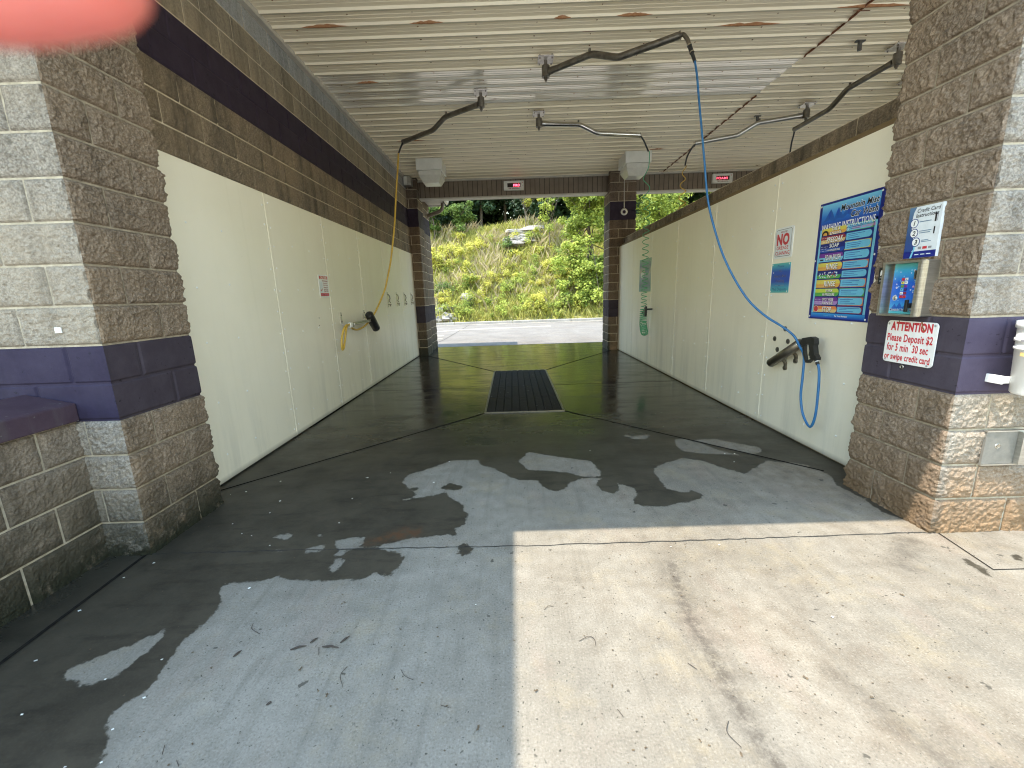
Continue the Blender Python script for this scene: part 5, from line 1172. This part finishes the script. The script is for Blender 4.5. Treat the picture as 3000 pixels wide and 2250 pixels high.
# trees and shrubs one can tell apart
tree('broadleaf_tree', 'big bright green tree with foliage down to the kerb, beside the dividing wall pillar', 'tree', 4.35, 24.0, 7.2, [(0, -.1, 4.4, 1.8, 1.5, 2.3), (-1.0, -.6, 1.9, 1.2, 1.0, 1.3), (.3, -.8, 1.3, 1.7, 1.0, 1.3), (-.7, -.2, 5.8, 1.6, 1.2, 1.4), (-.5, -1.3, -.1, 1.9, .7, .9)], 14, .42, 150, .15, 'leaf_bright', None, .08)
tree('broadleaf_tree', 'pale sunlit tree seen above the dividing wall by the green coiled hose', 'tree', 8.3, 24.6, 7.5, [(0, 0, 4.6, 2.4, 1.7, 2.6), (-.8, -.4, 2.6, 1.8, 1.2, 1.7)], 8, .48, 120, .15, 'leaf_bright', None, .09)
tree('broadleaf_tree', 'pale sunlit tree seen above the dividing wall under the dim timer', 'tree', 12.4, 25.2, 8, [(0, 0, 4.8, 2.6, 1.7, 2.8), (-.8, -.4, 2.8, 2.0, 1.2, 1.7)], 6, .5, 120, .16, 'leaf_bright', None, .09)
tree('sapling', 'slender yellow-green sapling leaning at the crest of the bank', 'sapling', 1.0, 29.2, 3.6, [(.2, 0, 2.2, .9, .8, 1.1), (-.6, 0, 2.6, .9, .6, .4), (.8, .1, 3.0, .9, .6, .6)], 12, .32, 70, .14, 'leaf_yellow', None, .04)
tree('sapling', 'tall pale sapling next to the big bright green tree', 'sapling', 2.4, 27.4, 4.6, [(0, 0, 2.6, 1.0, .9, 1.7), (.3, .0, 3.8, .8, .7, .8)], 9, .34, 90, .14, 'leaf_bright', None, .05)
tree('shrub', 'mid-green round shrub standing against the dark wood', 'shrub', -3.2, 29.6, 2.6, [(0, 0, 1.35, 1.0, .9, 1.2)], 22, .34, 110, .15, 'leaf_mid', None, .05)
tree('shrub', 'tall deep green shrub under the gutter downspout', 'shrub', -5.0, 29.0, 3.6, [(0, 0, 1.7, 1.2, 1.0, 1.7)], 13, .38, 110, .17, 'leaf_mid', None, .06)
tree('shrub', 'yellow-green round shrub halfway up the bank, nearest the downspout', 'shrub', -4.3, 25.6, 2.0, [(0, 0, .95, .85, .7, .9)], 26, .3, 100, .12, 'leaf_yellow', None, .04)
tree('shrub', 'small deep green shrub alone in the middle of the sunny slope', 'shrub', -.15, 27.2, 1.7, [(0, 0, .75, .55, .5, .75)], 40, .24, 90, .12, 'leaf_mid', None, .03)
tree('shrub', 'leafy yellow shrub on the slope above the limestone heap', 'shrub', -2.9, 26.3, 2.0, [(0, 0, .9, .7, .6, .9)], 26, .28, 90, .12, 'leaf_yellow', None, .03)
tree('shrub', 'creeping yellow-green shrub spilling over the kerb between the rocks', 'shrub', -3.15, 22.5, 1.0, [(0, 0, .45, .45, .35, .5), (-.3, .4, .7, .4, .4, .4)], 60, .22, 70, .10, 'leaf_yellow', None, .02)
tree('shrub', 'low bluish-green fern-like shrub just above the limestone heap', 'shrub', -3.9, 23.9, 1.5, [(0, 0, .6, .8, .6, .6)], 30, .26, 90, .09, 'leaf_mid', None, .02)
wl = ('knee-high yellow weed clump on the sunny slope', )
for i in range(46):
    x, y = rs.uniform(-5.2, 3.6), 22.3 + 6.7 * rs.rand() ** 1.35
    tree('weed_clump', 'leafy yellow-green weed clump on the sunny slope', 'weed', x, y, rs.uniform(.7, 1.3), [(0, 0, .5, .5 + .35 * rs.rand(), .45, .5)], 60, .24, 70, .095, rs.choice(['leaf_yellow', 'leaf_bright', 'leaf_yellow', 'leaf_bright']), 'weed clumps on the sunny slope', .015)
for i in range(14):
    x, y = rs.uniform(4.5, 15), rs.uniform(22.9, 30)
    tree('weed_clump', 'bright weed clump low on the bank behind the dividing wall', 'weed', x, y, 1.6, [(0, 0, .8, .9, .7, .9)], 18, .32, 70, .13, 'leaf_bright', 'weed clumps behind the dividing wall', .02)
# grass and creeping cover
def blades(name, n, x0, x1, y0, y1, h0, h1, wd, m, lbl, patch=0):
    x = rs.uniform(x0, x1, n); y = rs.uniform(y0, y1, n)
    if patch:
        w_ = np.array([mn.noise(Vector((a * .6, c * .6, patch))) for a, c in zip(x, y)]); k_ = w_ > rs.uniform(-.35, .25, n); x, y = x[k_], y[k_]; n = len(x)
    z = np.array([hz(a, c) for a, c in zip(x, y)]); h = rs.uniform(h0, h1, n); a = rs.uniform(0, 3.14, n); lx, ly = rs.normal(size=(2, n)) * h * .35
    b0 = np.stack([x - np.cos(a) * wd, y - np.sin(a) * wd, z - .03], 1); b1 = np.stack([x + np.cos(a) * wd, y + np.sin(a) * wd, z - .03], 1)
    m1 = np.stack([x + lx * .4 + np.cos(a) * wd * .6, y + ly * .4, z + h * .6], 1); tp = np.stack([x + lx, y + ly, z + h], 1)
    v = np.stack([b0, b1, m1, tp], 1).reshape(-1, 3); f = np.arange(4 * n).reshape(n, 4)
    o = np_obj(name, v, f, M[m], {'tint': (rs.rand(n), 'FACE')}); tag(o, lbl, 'grass', kind='stuff')
blades('wild_grass', 46000, -9, 16, 22.1, 31.5, .18, .62, .017, 'grass', 'wild yellow-green grass covering the bank')
blades('dry_grass', 6000, -6, 5, 22.6, 31.8, .35, .95, .010, 'straw', 'pale dry seeding grass in patches on the bank', 2.3)
n = 48000; x = rs.uniform(-9, 16, n); y = rs.uniform(22.0, 31.5, n); keep = np.array([mn.noise(Vector((a * .7, c * .7, 9.1))) for a, c in zip(x, y)]) > rs.uniform(-.5, .3, n); x, y = x[keep], y[keep]; n = len(x)
z = np.array([hz(a, c) for a, c in zip(x, y)]) + rs.rand(n) ** 2 * .45; nr = rs.normal(size=(n, 3)) * .5 + np.array([-.35, -.35, .9]); nr /= np.linalg.norm(nr, axis=1)[:, None]
v, f = leaf_quads(np.stack([x, y, z], 1), nr, np.full(n, .10)); o = np_obj('ground_cover', v, f, M['leaf_yellow'], {'tint': (rs.rand(n), 'FACE')}); tag(o, 'low leafy creepers and weeds over the bank', 'ground cover', kind='stuff')
# rocks
def rock(x, y, sx, sy, sz, label, group, seed, sink=.25, rot=0.0):
    b = MB(); b.sphere((0, 0, 0), 1, 1, 1, 14, 9); ca, sa = math.cos(rot), math.sin(rot); z0 = hz(x, y) if y > 21.95 else 0
    vs = []
    for p in b.v:
        q = Vector(p); d = 1 + .32 * mn.noise(q * 1.3 + Vector((seed, 0, 0))) + .16 * mn.noise(q * 3.1 + Vector((0, seed, 0))); q = Vector((round(q.x * d * 2.4) / 2.4 * .5 + q.x * d * .5, round(q.y * d * 2.4) / 2.4 * .5 + q.y * d * .5, round(q.z * d * 2.2) / 2.2 * .5 + q.z * d * .5))
        X, Y = q.x * sx, q.y * sy; vs.append((x + X * ca - Y * sa, y + X * sa + Y * ca, z0 + q.z * sz + sz * (1 - 2 * sink) * .6))
    b.v = vs; b.smooth = [False] * len(b.smooth); tag(b.build('rock', M['rock']), label, 'rock', group)
for i, (a, yy, s_) in enumerate(((-.178, 22.35, .34), (-.168, 22.3, .26), (-.158, 22.45, .42), (-.15, 22.3, .22), (-.143, 22.5, .36), (-.172, 22.9, .44), (-.16, 23.1, .36), (-.148, 23.0, .30), (-.182, 23.3, .4), (-.17, 23.6, .34), (-.135, 22.4, .24), (-.105, 23.6, .46), (-.096, 23.5, .3))):
    rock(a * yy, yy, s_ * 1.1, s_ * .8, s_ * .62, 'broken grey limestone rock in the heap at the foot of the bank' if a < -.12 else 'grey limestone rock beside the creeping yellow-green shrub', 'limestone rocks in the heap' if a < -.12 else 'limestone rocks by the creeping shrub', i * 3.7, rot=i)
for i, (a, yy, sx, sz) in enumerate(((.012, 28.2, 1.0, .22), (.028, 28.6, 1.2, .28), (.045, 28.4, .9, .25), (.02, 29.1, 1.1, .25), (.05, 29.2, .9, .3))):
    rock(a * yy, yy, sx, .6, sz * 1.3, 'flat slab of the pale rock ledge near the top of the bank', 'rock ledge slabs near the top of the bank', 40 + i * 2.9, .35, .25)

# ------------------------------------------------------------------ the photographer's hand at the lens corner
def cl_(r, u, f_): return CAMP + cR * r + cU * u + cF * f_
J = {'wr': (cl_(-.150, -.095, -.035), .026), 'pa': (cl_(-.140, -.045, -.020), .030), 'kn': (cl_(-.130, .005, -.004), .026)}
order = ['wr', 'pa', 'kn']; edges = [('wr', 'pa'), ('pa', 'kn')]
def chain(pre, root, pts):
    last = root
    for i, (p, r_) in enumerate(pts):
        J[f'{pre}{i}'] = (cl_(*p), r_); order.append(f'{pre}{i}'); edges.append((last, f'{pre}{i}')); last = f'{pre}{i}'
chain('i', 'kn', [((-.122, .026, .012), .0105), ((-.098, .049, .030), .0095), ((-.071, .0465, .039), .0088), ((-.054, .0411, .0405), .0083), ((-.0370, .0427, .0405), .0070)])
chain('m', 'kn', [((-.118, .012, .016), .0105), ((-.100, .020, .040), .0095), ((-.108, .018, .058), .0088), ((-.120, .012, .062), .0078)])
chain('r', 'pa', [((-.120, -.010, .012), .0102), ((-.103, -.006, .036), .0092), ((-.110, -.006, .054), .0085), ((-.122, -.010, .057), .0075)])
chain('p', 'pa', [((-.124, -.034, .006), .0092), ((-.108, -.034, .026), .0082), ((-.114, -.034, .042), .0075), ((-.124, -.036, .046), .0066)])
chain('t', 'wr', [((-.128, -.062, -.030), .0135), ((-.104, -.040, -.036), .0115), ((-.082, -.020, -.034), .0100), ((-.066, -.006, -.030), .0085)])
me = bpy.data.meshes.new('hand'); o0 = cl_(-.12, .0, 0); idx = {k_: i for i, k_ in enumerate(order)}
me.from_pydata([tuple(J[k_][0] - o0) for k_ in order], [(idx[a], idx[c]) for a, c in edges], []); me.materials.append(M['skin'])
o = bpy.data.objects.new('hand', me); C.objects.link(o); o.location = o0; tag(o, "blurred pink fingertip of the photographer's hand close in front of the lens", 'hand')
sk = o.modifiers.new('skin', 'SKIN'); sl = me.skin_vertices[0].data
for k_ in order: sl[idx[k_]].radius = (J[k_][1], J[k_][1])
sl[idx['pa']].use_root = True; sl[idx['wr']].use_root = False
sb = o.modifiers.new('sub', 'SUBSURF'); sb.levels = 2; sb.render_levels = 2
for p_ in me.polygons: p_.use_smooth = True
sk.use_smooth_shade = True
